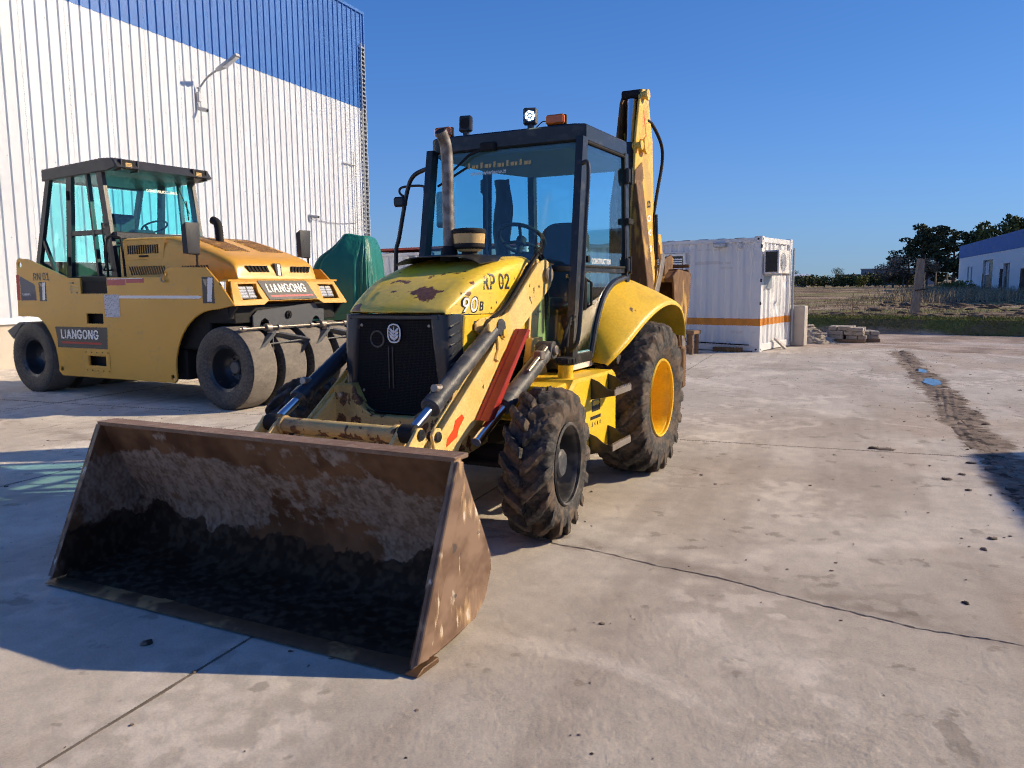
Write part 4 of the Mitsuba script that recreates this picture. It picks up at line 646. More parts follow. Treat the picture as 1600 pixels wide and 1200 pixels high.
for y0, y1 in ((-0.045, -0.015), (2.015, 2.045)):
    near = y0 < 0
    sp0 = rr('side_plate', prism(side, y0, y1, c=0.006, holes=holes), 'm_rollpaint', 32, **({'label': 'near ochre side plate with dark lettered decals'} if near else {}))
    if near:
        add(f'{sp0}__hatch', prism(win(-2.76, -2.20, 0.385, 0.69), y0 - 0.006, y0, c=0.002, holes=[win(-2.69, -2.29, 0.465, 0.62)]), 'm_rollpaint', RM)
        add(f'{sp0}__bolt', cat(*[bolt((x, y0 - 0.006, z), (0, -1, 0), 0.010, 0.007) for x in np.linspace(-2.73, -2.23, 5) for z in (0.41, 0.665)]), 'm_anthracite', RM)
        for z_ in (1.02, 0.43): add(f'{sp0}__recess', box(-2.72, -2.26, y1 + 0.09, y1 + 0.10, z_, z_ + 0.235, 0), 'm_matt', RM)
        add(f'{sp0}__hook', tube(spline([(-0.97, -0.06, 1.74), (-0.985, -0.075, 1.68), (-0.955, -0.075, 1.635), (-0.915, -0.07, 1.66)], 6), 0.010, 8), 'm_steel', RM)
        def dec(poly, m_, e=0.0015, name='decal', **lab): return add(f'{sp0}__{name}', prism(poly, y0 - e, y0 - e + 0.001, c=0), m_, RM, False, **lab)
        def txt(s, h, x, z, m_, e=0.003, sx=1.0, b=True, shear=0.0):
            m = tmesh(s, h, 0.001, sx, 0.14, 0.02 if b else 0.0); m.vertices[:, 0] += shear * m.vertices[:, 1]; add(f'{sp0}__lettering', put(m, (x, y0 - e, z), (1, 0, 0), (0, 0, 1)), m_, RM, False)
        dec([(-3.44, 1.015), (-2.22, 1.02), (-2.24, 0.715), (-3.40, 0.715), (-3.40, 0.85)], 'm_decal', label='dark decal band lettered in white'); txt('LIANGONG', 0.125, -3.30, 0.85, 'm_inkwhite', sx=0.93); dec([(-3.30, 0.805), (-2.36, 0.805), (-2.36, 0.775), (-3.30, 0.775)], 'm_decalred', 0.003)
        txt('RN 01', 0.105, -3.88, 1.69, 'm_decal', 0.0015, 0.98, False)
        dec(win(-3.76, -3.585, 1.385, 1.665), 'm_decal'); dec([(-3.67, 1.655), (-3.60, 1.655), (-3.625, 1.40), (-3.69, 1.40)], 'm_inkwhite', 0.003); dec([(-3.745, 1.645), (-3.68, 1.645), (-3.69, 1.59)], 'm_steel', 0.003)
        dec(win(-0.245, -0.03, 1.36, 1.69), 'm_decal'); dec([(-0.14, 1.68), (-0.045, 1.68), (-0.085, 1.38), (-0.165, 1.38)], 'm_inkwhite', 0.003); dec([(-0.23, 1.66), (-0.15, 1.66), (-0.17, 1.56)], 'm_steel', 0.003)
        dec([(-4.325, 1.78), (-4.245, 1.78), (-4.255, 1.40), (-4.34, 1.40)], 'm_decalred'); dec([(-4.235, 1.76), (-3.86, 1.63), (-3.84, 1.395), (-4.235, 1.395)], 'm_decalblue'); txt('LIANGONG', 0.030, -4.19, 1.47, 'm_inkwhite', sx=0.9)
        dec(win(-2.24, -1.915, 1.165, 1.475), 'm_paper', 0.003, 'paper_sheet', label='white sheet of paper taped to the side plate')
        dec(win(-2.155, -1.76, 1.60, 1.695), 'm_decalpink'); dec(win(-1.74, -1.37, 1.63, 1.69), 'm_decalpink'); dec(win(-2.14, -1.40, 1.683, 1.693), 'm_inkwhite', 0.0025)
        for q in range(4): dec(win(-3.0, -2.80, 1.63 - 0.045 * q, 1.655 - 0.045 * q), 'm_chip', 0.0015)
        dec([(-2.0, 1.462), (-0.30, 1.455), (-0.27, 1.44), (-0.30, 1.418), (-2.0, 1.425)], 'm_inkwhite', 0.0015, 'stripe'); 
# wheels
def slick(R_, w, rr_): 
    h = w / 2; p = [(rr_, -h * 0.80), (rr_ + 0.03, -h * 0.93), (rr_ + 0.13, -h * 1.0), (R_ - 0.07, -h * 0.99), (R_ - 0.022, -h * 0.95), (R_ - 0.006, -h * 0.88)]
    return p
def roller_wheel(part, x, y, w=0.43, R_=0.535):
    c = (x, y + w / 2, R_ - 0.006); sid = slick(R_, w, 0.29)
    k = rr(part, moved(lathe([(0.0, 0.12), (0.09, 0.12), (0.10, 0.06), (0.17, 0.05), (0.20, 0.02), (0.235, -0.03), (0.25, -0.12), (0.262, -0.16), (0.285, -0.175), (0.30, -0.185), (0.305, -0.172), (0.29, -0.15), (0.29, 0.1)], 48), trimesh.transformations.translation_matrix(c)), 'm_cowl')
    add(f'{k}__tyre', moved(cat(lathe(sid, 72), lathe([(r, -y_) for r, y_ in sid[::-1]], 72)), trimesh.transformations.translation_matrix(c)), 'm_rolltyre', RM, 50)
    add(f'{k}__tread', moved(lathe([(R_ - 0.0065, -w * 0.445), (R_ + 0.002, -w * 0.36), (R_ + 0.004, 0), (R_ + 0.002, w * 0.36), (R_ - 0.0065, w * 0.445)], 96), trimesh.transformations.translation_matrix(c)), 'm_rolltread', RM, 50)
    add(f'{k}__hub', moved(cat(lathe([(0, -0.035), (0.07, -0.035), (0.085, -0.02), (0.09, 0.10)], 28), *[bolt((0.14 * math.cos(a), 0.055, 0.14 * math.sin(a)), (0, -1, 0), 0.016, 0.03) for a in np.arange(8) * math.pi / 4]), trimesh.transformations.translation_matrix(c)), 'm_rollgrey', RM)
for i in range(4): roller_wheel('front_wheel', 0.0, 0.0 + 0.535 * i)
for i in range(4): roller_wheel('rear_wheel', -4.20, 0.02 + 0.53 * i)
rr('frame', cat(box(-3.3, -0.8, 0.10, 1.90, 0.34, 0.75, 0.02), box(-3.4, -0.3, 0.10, 1.95, 0.75, 1.30, 0.02), box(-4.25, -3.2, 0.05, 1.97, 1.17, 1.45, 0.02), box(-0.5, 0.15, 0.1, 1.95, 1.10, 1.34, 0.01), box(-2.76, -2.17, -0.005, 0.3, 1.30, 1.66, 0), rod((0, 0.2, 0.53), (0, 1.9, 0.53), 0.07), rod((-4.2, 0.2, 0.53), (-4.2, 1.9, 0.53), 0.07)), 'm_matt')
rr('mud_scraper', prism([(-4.86, 0.92), (-4.52, 1.06), (-4.45, 1.03), (-4.72, 0.80)], 0.05, 0.45, c=0.006), 'm_rollgrey')
# bumper across the front
X0 = 0.31
bu = [(-0.04, 1.325), (0.46, 1.33), (0.55, 1.375), (1.47, 1.38), (1.56, 1.325), (2.04, 1.32), (2.05, 1.34), (1.93, 1.645), (0.05, 1.65)]
def slant(m): 
    v = m.vertices.copy(); v[:, 0] -= 0.28 * np.clip((v[:, 2] - 1.32) / 0.33, -0.2, 1.2) * 0.55; return tm(v, m.faces)
lw = [(0.11, 1.395), (0.46, 1.405), (0.43, 1.50), (0.445, 1.60), (0.15, 1.595)]; rw = [(1.58, 1.39), (1.91, 1.39), (1.90, 1.50), (1.885, 1.585), (1.57, 1.59)]
b0 = rr('bumper', cat(slant(prism(bu, X0 - 0.02, X0, 'x', 0.005, holes=[lw, rw])), prism([(-0.2, 1.63), (0.17, 1.63), (0.17, 1.655), (-0.2, 1.66)], 0.0, 2.0, c=0.004)), 'm_rollpaint')
for w_ in (lw, rw):
    y0, y1 = min(p[0] for p in w_), max(p[0] for p in w_)
    add(f'{b0}__lamp_recess', cat(slant(prism([(y0 - 0.02, 1.37), (y1 + 0.02, 1.37), (y1 + 0.02, 1.62), (y0 - 0.02, 1.62)], X0 - 0.11, X0 - 0.10, 'x', 0)), slant(prism([(y0 - 0.01, 1.385), (y0 + 0.05, 1.395), (y0 + 0.05, 1.60), (y0 - 0.01, 1.61)], X0 - 0.10, X0 - 0.03, 'x', 0))), 'm_rollpaint', RM)
    h = rr('headlight', slant(box(X0 - 0.10, X0 - 0.055, y0 + 0.055, y1 - 0.015, 1.405, 1.575, 0.008)), 'm_decal')
    for q in range(2):
        ya = y0 + 0.065 + q * (y1 - y0 - 0.08) / 2; yb = ya + (y1 - y0 - 0.08) / 2 - 0.02
        add(f'{h}__lens', slant(cat(*[box(X0 - 0.056, X0 - 0.048, ya, yb, 1.425 + 0.036 * j, 1.425 + 0.036 * j + 0.030, 0.004) for j in range(4)])), 'm_lens_c', RM)
nb = [(0.57, 1.388), (1.46, 1.392), (1.36, 1.638), (0.47, 1.642)]
npl = rr('name_plate', slant(prism(nb, X0, X0 + 0.012, 'x', 0.003)), 'm_decal', label='dark lettered plate between the headlights')
m = tmesh('LIANGONG', 0.105, 0.002, 0.90); m.vertices[:, 0] -= 0.10 * m.vertices[:, 1]
add(f'{npl}__lettering', slant(put(m, (X0 + 0.0125, 0.595, 1.49), (0, 1, 0), (0, 0, 1))), 'm_inkwhite', RM, False)
add(f'{npl}__underline', slant(prism([(0.62, 1.425), (1.40, 1.43), (1.39, 1.455), (0.61, 1.45)], X0 + 0.012, X0 + 0.0135, 'x', 0)), 'm_decalpink', RM)
rr('front_skirt', cat(prism([(0.02, 1.16), (2.0, 1.16), (2.02, 1.33), (0.0, 1.33)], 0.10, 0.14, 'x', 0.004), prism([(-0.05, 1.29), (0.29, 1.32), (0.14, 1.16)], 0.02, 0.05, c=0), prism([(-0.05, 1.29), (0.29, 1.32), (0.14, 1.16)], 1.95, 1.98, c=0)), 'm_matt')
gp = [(0.36, 1.0), (0.70, 1.0), (1.42, 1.0), (1.68, 1.0), (1.68, 1.24), (1.56, 1.26), (1.50, 1.335), (0.72, 1.275), (0.44, 1.255), (0.36, 1.19)]
gpl = rr('tow_plate', prism(gp, 0.165, 0.19, 'x', 0.005, holes=[[(0.47, 1.04), (0.64, 1.04), (0.62, 1.12), (0.56, 1.15), (0.50, 1.12)], [(1.43, 1.04), (1.60, 1.04), (1.57, 1.12), (1.52, 1.15), (1.46, 1.12)]]), 'm_rollgrey')
add(f'{gpl}__boss', cat(rod((0.185, 0.98, 1.185), (0.215, 0.98, 1.185), 0.052, 20), rod((0.21, 0.98, 1.185), (0.24, 0.98, 1.185), 0.022, 12), *[bolt((0.215, 0.98 + 0.038 * math.cos(a), 1.185 + 0.038 * math.sin(a)), (1, 0, 0), 0.009, 0.01) for a in np.arange(6) * 1.047]), 'm_matt', RM)
sb = rr('scraper_bar', cat(rod((0.30, 0.02, 1.035), (0.30, 2.08, 1.035), 0.016, 12), *[rod((0.30, y - 0.03, 1.035), (0.30, y + 0.03, 1.035), 0.032, 14) for y in (0.09, 0.70, 1.30, 1.98)], *[rod((0.30, y - 0.045, 1.035), (0.30, y + 0.045, 1.035), 0.05, 16) for y in (0.50, 1.52)]), 'm_steel')
for y in (0.50, 1.52):
    add(f'{sb}__scraper_arm', cat(hull([(0.36, y, 1.01), (0.36, y, 0.95), (0.40, y - 0.36, 0.70), (0.40, y - 0.36, 0.76), (0.44, y, 1.01), (0.44, y, 0.95), (0.48, y - 0.36, 0.70), (0.48, y - 0.36, 0.76)]),
        hull([(0.36, y + 0.03, 1.0), (0.36, y + 0.03, 0.93), (0.42, y + 0.03, 0.97), (0.50, y + 0.50, 0.89), (0.50, y + 0.50, 0.81), (0.56, y + 0.50, 0.86)]), hull([(0.50, y + 0.50, 0.88), (0.56, y + 0.50, 0.86), (0.47, y + 0.36, 0.70), (0.55, y + 0.36, 0.70), (0.50, y + 0.40, 0.69)]), tube([(0.42, y - 0.10, 0.83), (0.50, y + 0.45, 0.86)], 0.012, 6)), 'm_rollgrey', RM)
    add(f'{sb}__hanger', cat(tube([(0.38, y, 0.97), (0.38, y + 0.005, 0.62)], 0.008, 6), box(0.34, 0.44, y - 0.06, y + 0.06, 0.965, 0.985, 0.004)), 'm_steel', RM)
# engine hood
hx = [-2.28, -1.9, -1.5, -1.18, -0.9, -0.60, -0.35, -0.15, -0.05, 0.0]; hz = [2.265, 2.262, 2.255, 2.245, 2.18, 2.09, 2.01, 1.93, 1.85, 1.68]
hh = spline([(a, 0, b) for a, b in zip(hx, hz)], 4); rows = []
for x, _, z in hh:
    f = np.clip((x + 0.2) / 0.2, 0, 1); yw = 0.74 - 0.03 * f; r_ = []
    for a in np.linspace(-math.pi / 2, math.pi / 2, 33):
        s_, c_ = math.sin(a), math.cos(a); r_.append((x, 1.02 + yw * np.sign(s_) * abs(s_) ** 0.22, 1.655 + max(0.0, z - 1.655) * abs(c_) ** 0.22))
    rows.append(r_)
rows = np.array(rows); end = rows[-1].copy(); end[:, 0] = 0.012; end[:, 2] = 1.655
hd0 = rr('hood', sheet(np.concatenate([rows, end[None]]), 0.01), 'm_rollpaint', 40)
def slots(y, x0, x1, z0, z1, n, lean): return cat(*[prism([(x, z0), (x + 0.03, z0), (x + 0.03 + lean, z1), (x + lean, z1)], y - 0.004, y + 0.02, c=0) for x in np.linspace(x0, x1 - 0.03, n)])
ys_ = 1.02 - 0.74
pn = add(f'{hd0}__access_panel', prism([(-2.20, 1.94), (-1.36, 1.96), (-1.30, 2.22), (-2.18, 2.22)], ys_ - 0.014, ys_ - 0.006, c=0.003), 'm_rollpaint', RM)
for sl in (slots(ys_ - 0.014, -2.10, -1.45, 2.03, 2.15, 14, 0.0), slots(ys_ - 0.008, -2.05, -1.30, 1.74, 1.86, 15, -0.05), slots(ys_ - 0.008, -0.95, -0.45, 1.76, 1.85, 10, -0.05)): add(f'{hd0}__vent', sl, 'm_matt', RM)
add(f'{hd0}__latch', box(-1.85, -1.66, ys_ - 0.03, ys_ - 0.012, 1.985, 2.01, 0.006), 'm_matt', RM)
add(f'{hd0}__top_grate', cat(*[hull([(x0 + 0.0, y, np.interp(x0, hx, hz) + 0.016), (x0 + 0.035, y, np.interp(x0 + 0.035, hx, hz) + 0.016), (x0, y + 0.42, np.interp(x0, hx, hz) + 0.016), (x0 + 0.035, y + 0.42, np.interp(x0 + 0.035, hx, hz) + 0.016), (x0, y, np.interp(x0, hx, hz) - 0.01), (x0 + .035, y + .42, np.interp(x0, hx, hz) - 0.02)]) for x0 in np.arange(-1.12, -0.42, 0.062) for y in (0.50, 1.12)]), 'm_boomrust', RM)
def fslot(y, lean): return prism([(y, 1.755), (y + 0.035, 1.755), (y + 0.035 + lean, 1.835), (y + lean, 1.835)], -0.045, 0.006, 'x', 0)
add(f'{hd0}__front_vent', cat(*[fslot(0.52 + 0.062 * q, -0.05) for q in range(6)], *[fslot(1.26 + 0.062 * q, 0.025) for q in range(6)]), 'm_matt', RM)
add(f'{hd0}__emblem', cat(prism([(0.985, 1.70), (1.09, 1.70), (1.06, 1.87), (0.95, 1.87)], -0.03, 0.010, 'x', 0.002)), 'm_decal', RM); add(f'{hd0}__emblem', prism([(1.01, 1.71), (1.06, 1.71), (1.045, 1.86), (0.995, 1.86)], 0.0, 0.0125, 'x', 0), 'm_inkwhite', RM)
ep = spline([(-0.92, 0.86, 2.15), (-0.93, 0.86, 2.36), (-0.96, 0.86, 2.45), (-1.04, 0.86, 2.49)], 6)
rr('exhaust_pipe', tube(ep, 0.055, 18), 'm_matt')
for y, x in ((0.03, -0.48), (1.98, -0.42)):
    mr = rr('mirror', cat(hull([(x - 0.03, y - 0.13, 2.33), (x - 0.03, y + 0.13, 2.36), (x + 0.03, y - 0.11, 2.38), (x + 0.03, y + 0.11, 2.38), (x - 0.03, y - 0.12, 1.99), (x - 0.03, y + 0.12, 1.97), (x + 0.06, y - 0.02, 2.18), (x + 0.03, y + 0.09, 1.99), (x + 0.03, y - 0.09, 1.99)])), 'm_anthracite')
    add(f'{mr}__stem', tube(spline([(x + 0.02, y + 0.03, 2.2), (x + 0.02, y + 0.05, 2.0), (x, y + 0.06, 1.70)], 5), 0.013, 8), 'm_matt', RM)
# cab
CY0, CY1 = 0.30, 1.84
def cpost(x0, z0, x1, z1, y, hx_=0.045, hy_=0.03, y1=None): 
    y1 = y if y1 is None else y1
    return hull([(x0 + a * hx_, y + b * hy_, z0) for a in (-1, 1) for b in (-1, 1)] + [(x1 + a * hx_, y1 + b * hy_, z1) for a in (-1, 1) for b in (-1, 1)])
fr = []
for y in (CY0, CY1): fr += [cpost(-4.27, 1.95, -3.86, 3.20, y, 0.05), cpost(-3.50, 1.70, -3.34, 3.22, y, 0.06), cpost(-2.42, 1.68, -2.64, 3.22, y, 0.06), cpost(-2.80, 1.72, -2.93, 3.20, y, 0.02), box(-3.46, -2.48, y - 0.025, y + 0.025, 2.33, 2.40, 0.006), box(-3.50, -2.40, y - 0.03, y + 0.03, 1.60, 1.74, 0.006), box(-4.30, -3.40, y - 0.02, y + 0.02, 1.62, 1.72, 0.006), cpost(-3.80, 1.68, -4.14, 2.35, y, 0.03, 0.02)]
fr += [box(-2.46, -2.37, CY0, CY1, 2.26, 2.36, 0.01), box(-2.46, -2.40, CY0, CY1, 1.60, 1.70, 0.01), box(-4.30, -4.22, CY0, CY1, 1.55, 1.98, 0.01), box(-3.9, -3.8, CY0, CY1, 3.15, 3.24, 0.01), prism([(-4.26, 1.45), (-2.42, 1.45), (-2.42, 1.66), (-4.26, 1.66)], CY0 + 0.02, CY1 - 0.02, c=0.01)]
rr('cab_frame', cat(*fr), 'm_anthracite')
rf = [(-3.98, 3.16), (-3.98, 3.33), (-2.55, 3.385), (-2.30, 3.37), (-2.20, 3.24), (-2.42, 3.20)]
rr('cab_roof', cat(prism(rf, 0.25, 1.90, c=0.015), *[box(-2.42, -2.22, y, y + 0.02, 3.20, 3.36, 0.004) for y in (0.34, 0.60, 1.56, 1.80)]), 'm_anthracite')
for y in (0.44, 1.64):
    l = rr('roof_lamp', prism([(y - 0.07, 3.225), (y + 0.11, 3.225), (y + 0.14, 3.345), (y - 0.09, 3.345)], -2.24, -2.222, 'x', 0), 'm_matt'); add(f'{l}__lens', cat(*[box(-2.222, -2.214, y - 0.035, y + 0.07, 3.235 + 0.02 * q, 3.25 + 0.02 * q, 0.002) for q in range(4)]), 'm_tan', RM)
def pane(pts, part='pane', **lab): return rr(part, tm(pts, [[0, 1, 2], [0, 2, 3]]), 'g_roller', False, **lab)
pane([(-2.41, CY0 + 0.05, 2.37), (-2.41, CY1 - 0.05, 2.37), (-2.60, CY1 - 0.05, 3.16), (-2.60, CY0 + 0.05, 3.16)], 'windscreen', label='pale turquoise windscreen')
for y in (CY0, CY1):
    pane([(-4.20, y, 1.98), (-3.54, y, 1.74), (-3.40, y, 3.16), (-3.82, y, 3.16)]); pane([(-3.44, y, 2.42), (-2.82, y, 2.42), (-2.92, y, 3.17), (-3.34, y, 3.17)]); pane([(-2.78, y, 2.42), (-2.54, y, 2.42), (-2.68, y, 3.17), (-2.90, y, 3.17)]); pane([(-3.46, y, 1.76), (-2.52, y, 1.76), (-2.48, y, 2.32), (-3.44, y, 2.32)])
    rr('door_hinge', cat(*[rod((-3.46 + 0.02 * q, y - 0.035, z), (-3.46 + 0.02 * q, y - 0.035, z + 0.13), 0.022, 10) for q, z in ((0, 1.90), (4, 2.85))]), 'm_matt')
    rr('door_handle', cat(tube(spline([(-2.62, y - 0.03, 2.44), (-2.55, y - 0.09, 2.46), (-2.53, y - 0.09, 2.2), (-2.52, y - 0.09, 1.90), (-2.58, y - 0.09, 1.82), (-2.44, y - 0.06, 1.82)], 5), 0.012, 8), box(-2.62, -2.57, y - 0.05, y - 0.02, 1.92, 2.10, 0.006)), 'm_matt')
pane([(-4.24, CY0 + 0.05, 2.0), (-4.24, CY1 - 0.05, 2.0), (-3.88, CY1 - 0.05, 3.14), (-3.88, CY0 + 0.05, 3.14)]); pane([(-2.40, CY0 + 0.04, 1.72), (-2.40, CY0 + 0.20, 1.72), (-2.41, CY0 + 0.20, 2.24), (-2.41, CY0 + 0.04, 2.24)])
m = tmesh('CONSTRUCCIONES', 0.045, 0.001, 0.9); rr('lettering', put(m, (-2.53, 0.95, 2.98), (0, 1, 0), (-0.24, 0, 1)), 'm_inkwhite', False)
rr('wiper', cat(tube([(-2.58, 1.50, 3.18), (-2.535, 1.57, 2.98), (-2.45, 1.63, 2.70)], 0.008, 6), tube([(-2.50, 1.62, 2.90), (-2.44, 1.60, 2.60)], 0.010, 6)), 'm_matt')
rr('grab_rail', tube(spline([(-2.36, 0.12, 1.50), (-2.36, 0.12, 1.9), (-2.34, 0.12, 2.20), (-2.26, 0.12, 2.28), (-2.08, 0.12, 2.26), (-2.02, 0.12, 2.18), (-1.98, 0.12, 1.72)], 6), 0.016, 10), 'm_matt')
rr('seat', cat(box(-3.3, -2.95, 0.75, 1.35, 1.9, 2.05, 0.05), box(-3.42, -3.28, 0.78, 1.32, 2.0, 2.70, 0.05), box(-3.2, -3.0, 0.95, 1.15, 1.6, 1.9, 0.02)), 'm_seat')
rr('console', cat(box(-2.75, -2.5, 0.70, 1.10, 1.66, 2.42, 0.06), box(-2.78, -2.46, 0.55, 1.4, 1.66, 2.2, 0.08), rod((-2.75, 1.15, 2.3), (-2.86, 1.15, 2.5), 0.02)), 'm_seat')
rr('steering_wheel', moved(trimesh.creation.torus(0.19, 0.014, major_sections=36, minor_sections=8), trimesh.transformations.translation_matrix((-2.86, 1.30, 2.50)) @ rotm([0, 1, 0], -25)), 'm_matt')
# ------------------------------------------------------------------ ground, yard of concrete slabs, wheel track, puddles
labels_struct = lambda k: labels.__setitem__(k, {'kind': 'structure'})
def bank(m, t):
    """Height of the land at distance m across the road and t along it."""
    w = 0.25 * (meshkit.noise(np.stack([t * 0.5, m * 0 + 3, m * 0], -1)) - 0.5)
    mm = m + w
    z = 0.42 * np.clip((mm - 25.95) / 0.38, 0, 1) ** 0.8
    far = np.clip((m - 26.6) / 3, 0, 1)
    z += far * (0.16 * (meshkit.fbm(np.stack([m * 0.35, t * 0.22, m * 0], -1), 4, 2) - 0.5) + 0.05 * (meshkit.fbm(np.stack([m * 1.7, t * 1.5, m * 0], -1), 3, 5) - 0.5)) * np.clip(1.5 - m / 150, 0.15, 1)
    z += 0.5 * np.clip((m - 60) / 300, 0, 1)
    return z
ms = np.unique(np.concatenate([np.linspace(-260, -20, 13), np.linspace(-20, 18, 39), np.linspace(18, 25.4, 60), np.linspace(25.4, 27.2, 40), np.linspace(27.2, 45, 170), np.linspace(45, 110, 130), np.linspace(110, 260, 40), np.geomspace(260, 2500, 18)]))
ts = np.unique(np.concatenate([-np.geomspace(60, 2500, 16), np.linspace(-60, -12, 30), np.linspace(-12, 60, 300), np.linspace(60, 200, 60), np.geomspace(200, 2500, 16)]))
MM, TT = np.meshgrid(ms, ts, indexing='ij'); BT = np.array([BM[1], -BM[0]])      # along the road, to the right
GX, GY = MM * BM[0] + TT * BT[0], MM * BM[1] + TT * BT[1]
GZ = bank(MM, TT) - 0.05 * np.clip((20.3 - MM) / 0.8, 0, 1) + np.where(MM < 25.8, 0.02 * (meshkit.fbm(np.stack([GX, GY * 1.0, GX * 0], -1), 3, 1) - 0.5) * np.clip((MM - 18.5) / 1.5, 0, 1), 0)
scene_key = add('ground', tm(np.stack([GX, GY, GZ], -1).reshape(-1, 3), gridf(len(ms), len(ts))[:, ::-1] if np.cross(np.array([BM[0], BM[1], 0]), np.array([BT[0], BT[1], 0]))[2] < 0 else gridf(len(ms), len(ts))), 'm_ground', smooth=True); labels_struct('ground')
def w2(d, w): return np.array([WD[0] * d + WN[0] * w, WD[1] * d + WN[1] * w])
crk = np.array([(-1.0, 5.55), (-0.62, 5.35), (-0.30, 5.16), (0.05, 4.90), (0.26, 4.715), (0.5, 4.56), (0.78, 4.33), (1.10, 4.104), (1.28, 3.93), (1.47, 3.75), (1.66, 3.60), (1.84, 3.45), (2.10, 3.33), (2.5, 3.05), (3.1, 2.72), (3.9, 2.3)])
crs = np.vstack([spline(crk, 8)]); crs[:, :2] += 0.012 * (rng.random((len(crs), 2)) - 0.5)
crack = unary_union([LineString(crs[i:i + 2]).buffer(0.004 + 0.007 * rng.random()) for i in range(len(crs) - 1)]).buffer(0.001)
labels['concrete_yard'] = {'kind': 'structure'}
wj = [-15.22, -13.7, -9.9, -6.1, -2.357, 1.40, 5.1, 8.8, 12.6]; dj = [-9.0, -1.5, 8.0, 15.2, 22.4, 31.0]
BMv = np.array([BM[0], BM[1]])
clip_ = Polygon([(x, y) for x, y in [tuple(BMv * (19.9 + 0.5 * math.sin(t * 1.3) + 0.3 * math.sin(t * 3.1)) + BT * t) for t in np.linspace(-60, 60, 300)]] + [tuple(BMv * -40 + BT * 60), tuple(BMv * -40 - BT * 60)])
left_ok = Polygon([tuple(w2(-12, -15.22)), tuple(w2(40, -15.22)), tuple(w2(40, 13)), tuple(w2(-12, 13))])
for i in range(len(wj) - 1):
    for j in range(len(dj) - 1):
        g = 0.007
        e = [(dj[j] + g, wj[i] + g), (dj[j + 1] - g, wj[i] + g), (dj[j + 1] - g, wj[i + 1] - g), (dj[j] + g, wj[i + 1] - g)]
        ring = []
        for a, b in zip(e, e[1:] + e[:1]):
            n_ = max(2, int(math.dist(a, b) / 0.22))
            for q in range(n_): t = q / n_; ring.append(w2(a[0] + (b[0] - a[0]) * t, a[1] + (b[1] - a[1]) * t) + (rng.random(2) - 0.5) * 0.012 * (q > 0))
        pg = Polygon(ring)
        pg = pg if BMv @ w2((dj[j] + dj[j + 1]) / 2, (wj[i] + wj[i + 1]) / 2) < 12 and not pg.intersects(crack) else pg.intersection(clip_).difference(crack).buffer(0)
        if pg.is_empty: continue
        for piece in getattr(pg, 'geoms', [pg]):
            if piece.area < 0.15: continue
            c = np.array(piece.simplify(0.001).exterior.coords)[:-1]
            keep = np.linalg.norm(np.roll(c, -1, 0) - c, axis=1) > 0.004; c = c[keep]
            h = 0.003 * (rng.random() - 0.5) * 1.2
            k = 'concrete_yard__slab'; m = prism(c, -0.12, h, 'z', 0.0)
            add(k, m, 'm_concrete', None, False)
for w_ in wj[1:-1]: add('concrete_yard__joint_filler', prism([tuple(w2(-9, w_ - 0.0065)), tuple(w2(21.4 - 0.62 * (w_ + 2), w_ - 0.0065)), tuple(w2(21.4 - 0.62 * (w_ + 2), w_ + 0.0065)), tuple(w2(-9, w_ + 0.0065))], -0.06, 0.0022, 'z', 0), 'm_joint', None, False)
for d_ in dj[1:3]: add('concrete_yard__joint_filler', prism([tuple(w2(d_ - 0.010, -15)), tuple(w2(d_ - 0.010, 9)), tuple(w2(d_ + 0.010, 9)), tuple(w2(d_ + 0.010, -15))], -0.06, 0.0012, 'z', 0), 'm_joint', None, False)
scene['concrete_yard'] = mikit.ply(prism([tuple(w2(-12, -15.25)), tuple(w2(40, -15.25)), tuple(w2(40, -15.22)), tuple(w2(-12, -15.22))], -0.10, -0.004, 'z', 0), 'm_concrete')
mat('m_mud', lambda p, n, uv: mix(mix((0.115, 0.085, 0.063), (0.24, 0.19, 0.15), fbm(p.x * 5, p.y * 5, 0.0, 4)), (0.05, 0.037, 0.028), smoothstep(0.5, 0.65, fbm(p.x * 12, p.y * 12, 3.0, 3))) * (0.8 + 0.4 * noise(p.x * 60, p.y * 60)), 0.85, bump=lambda p, n, uv: 0.006 * fbm(p.x * 30, p.y * 30, 0.0, 3), spec=0.3)
# mud along the joint, pressed by wheels: a thin relief lying on the concrete
path = spline([(8.75, 18.05), (8.1, 16.5), (7.45, 14.9), (6.85, 13.4), (6.25, 11.9), (5.65, 10.3), (5.0, 8.8), (4.4, 7.4), (3.85, 6.1), (3.3, 4.8), (2.9, 3.7)], 60); na = len(path); tn = np.gradient(path, axis=0); tn /= np.linalg.norm(tn, axis=1, keepdims=True); nr = np.stack([tn[:, 1], -tn[:, 0]], 1)
us = np.linspace(-0.62, 0.62, 96); ln = np.concatenate([[0], np.cumsum(np.linalg.norm(np.diff(path, axis=0), axis=1))])
PX = path[:, None, 0] + nr[:, None, 0] * us; PY = path[:, None, 1] + nr[:, None, 1] * us; LL = np.broadcast_to(ln[:, None], PX.shape); UU = np.broadcast_to(us, PX.shape)
wid = np.interp(ln, [0, 1, 3.2, 5.0, 6.5, 8, 10.5, 13, 15], [0.08, 0.12, 0.17, 0.22, 0.17, 0.22, 0.22, 0.13, 0.08])[:, None]
q_ = meshkit.fbm(np.stack([PX * 2.2, PY * 2.2, PX * 0], -1), 4, 6); q2 = meshkit.fbm(np.stack([PX * 9, PY * 9, PX * 0], -1), 3, 7)
ZZ = 0.018 * (1 - (np.abs(UU) / wid) ** 2) * (0.4 + 1.1 * q_) - 0.050 * (0.575 - q_) + 0.024 * (q2 - 0.5)
on = np.clip((ln - 6.6) / 0.7, 0, 1)[:, None] * np.clip((12.0 - ln) / 0.8, 0, 1)[:, None]
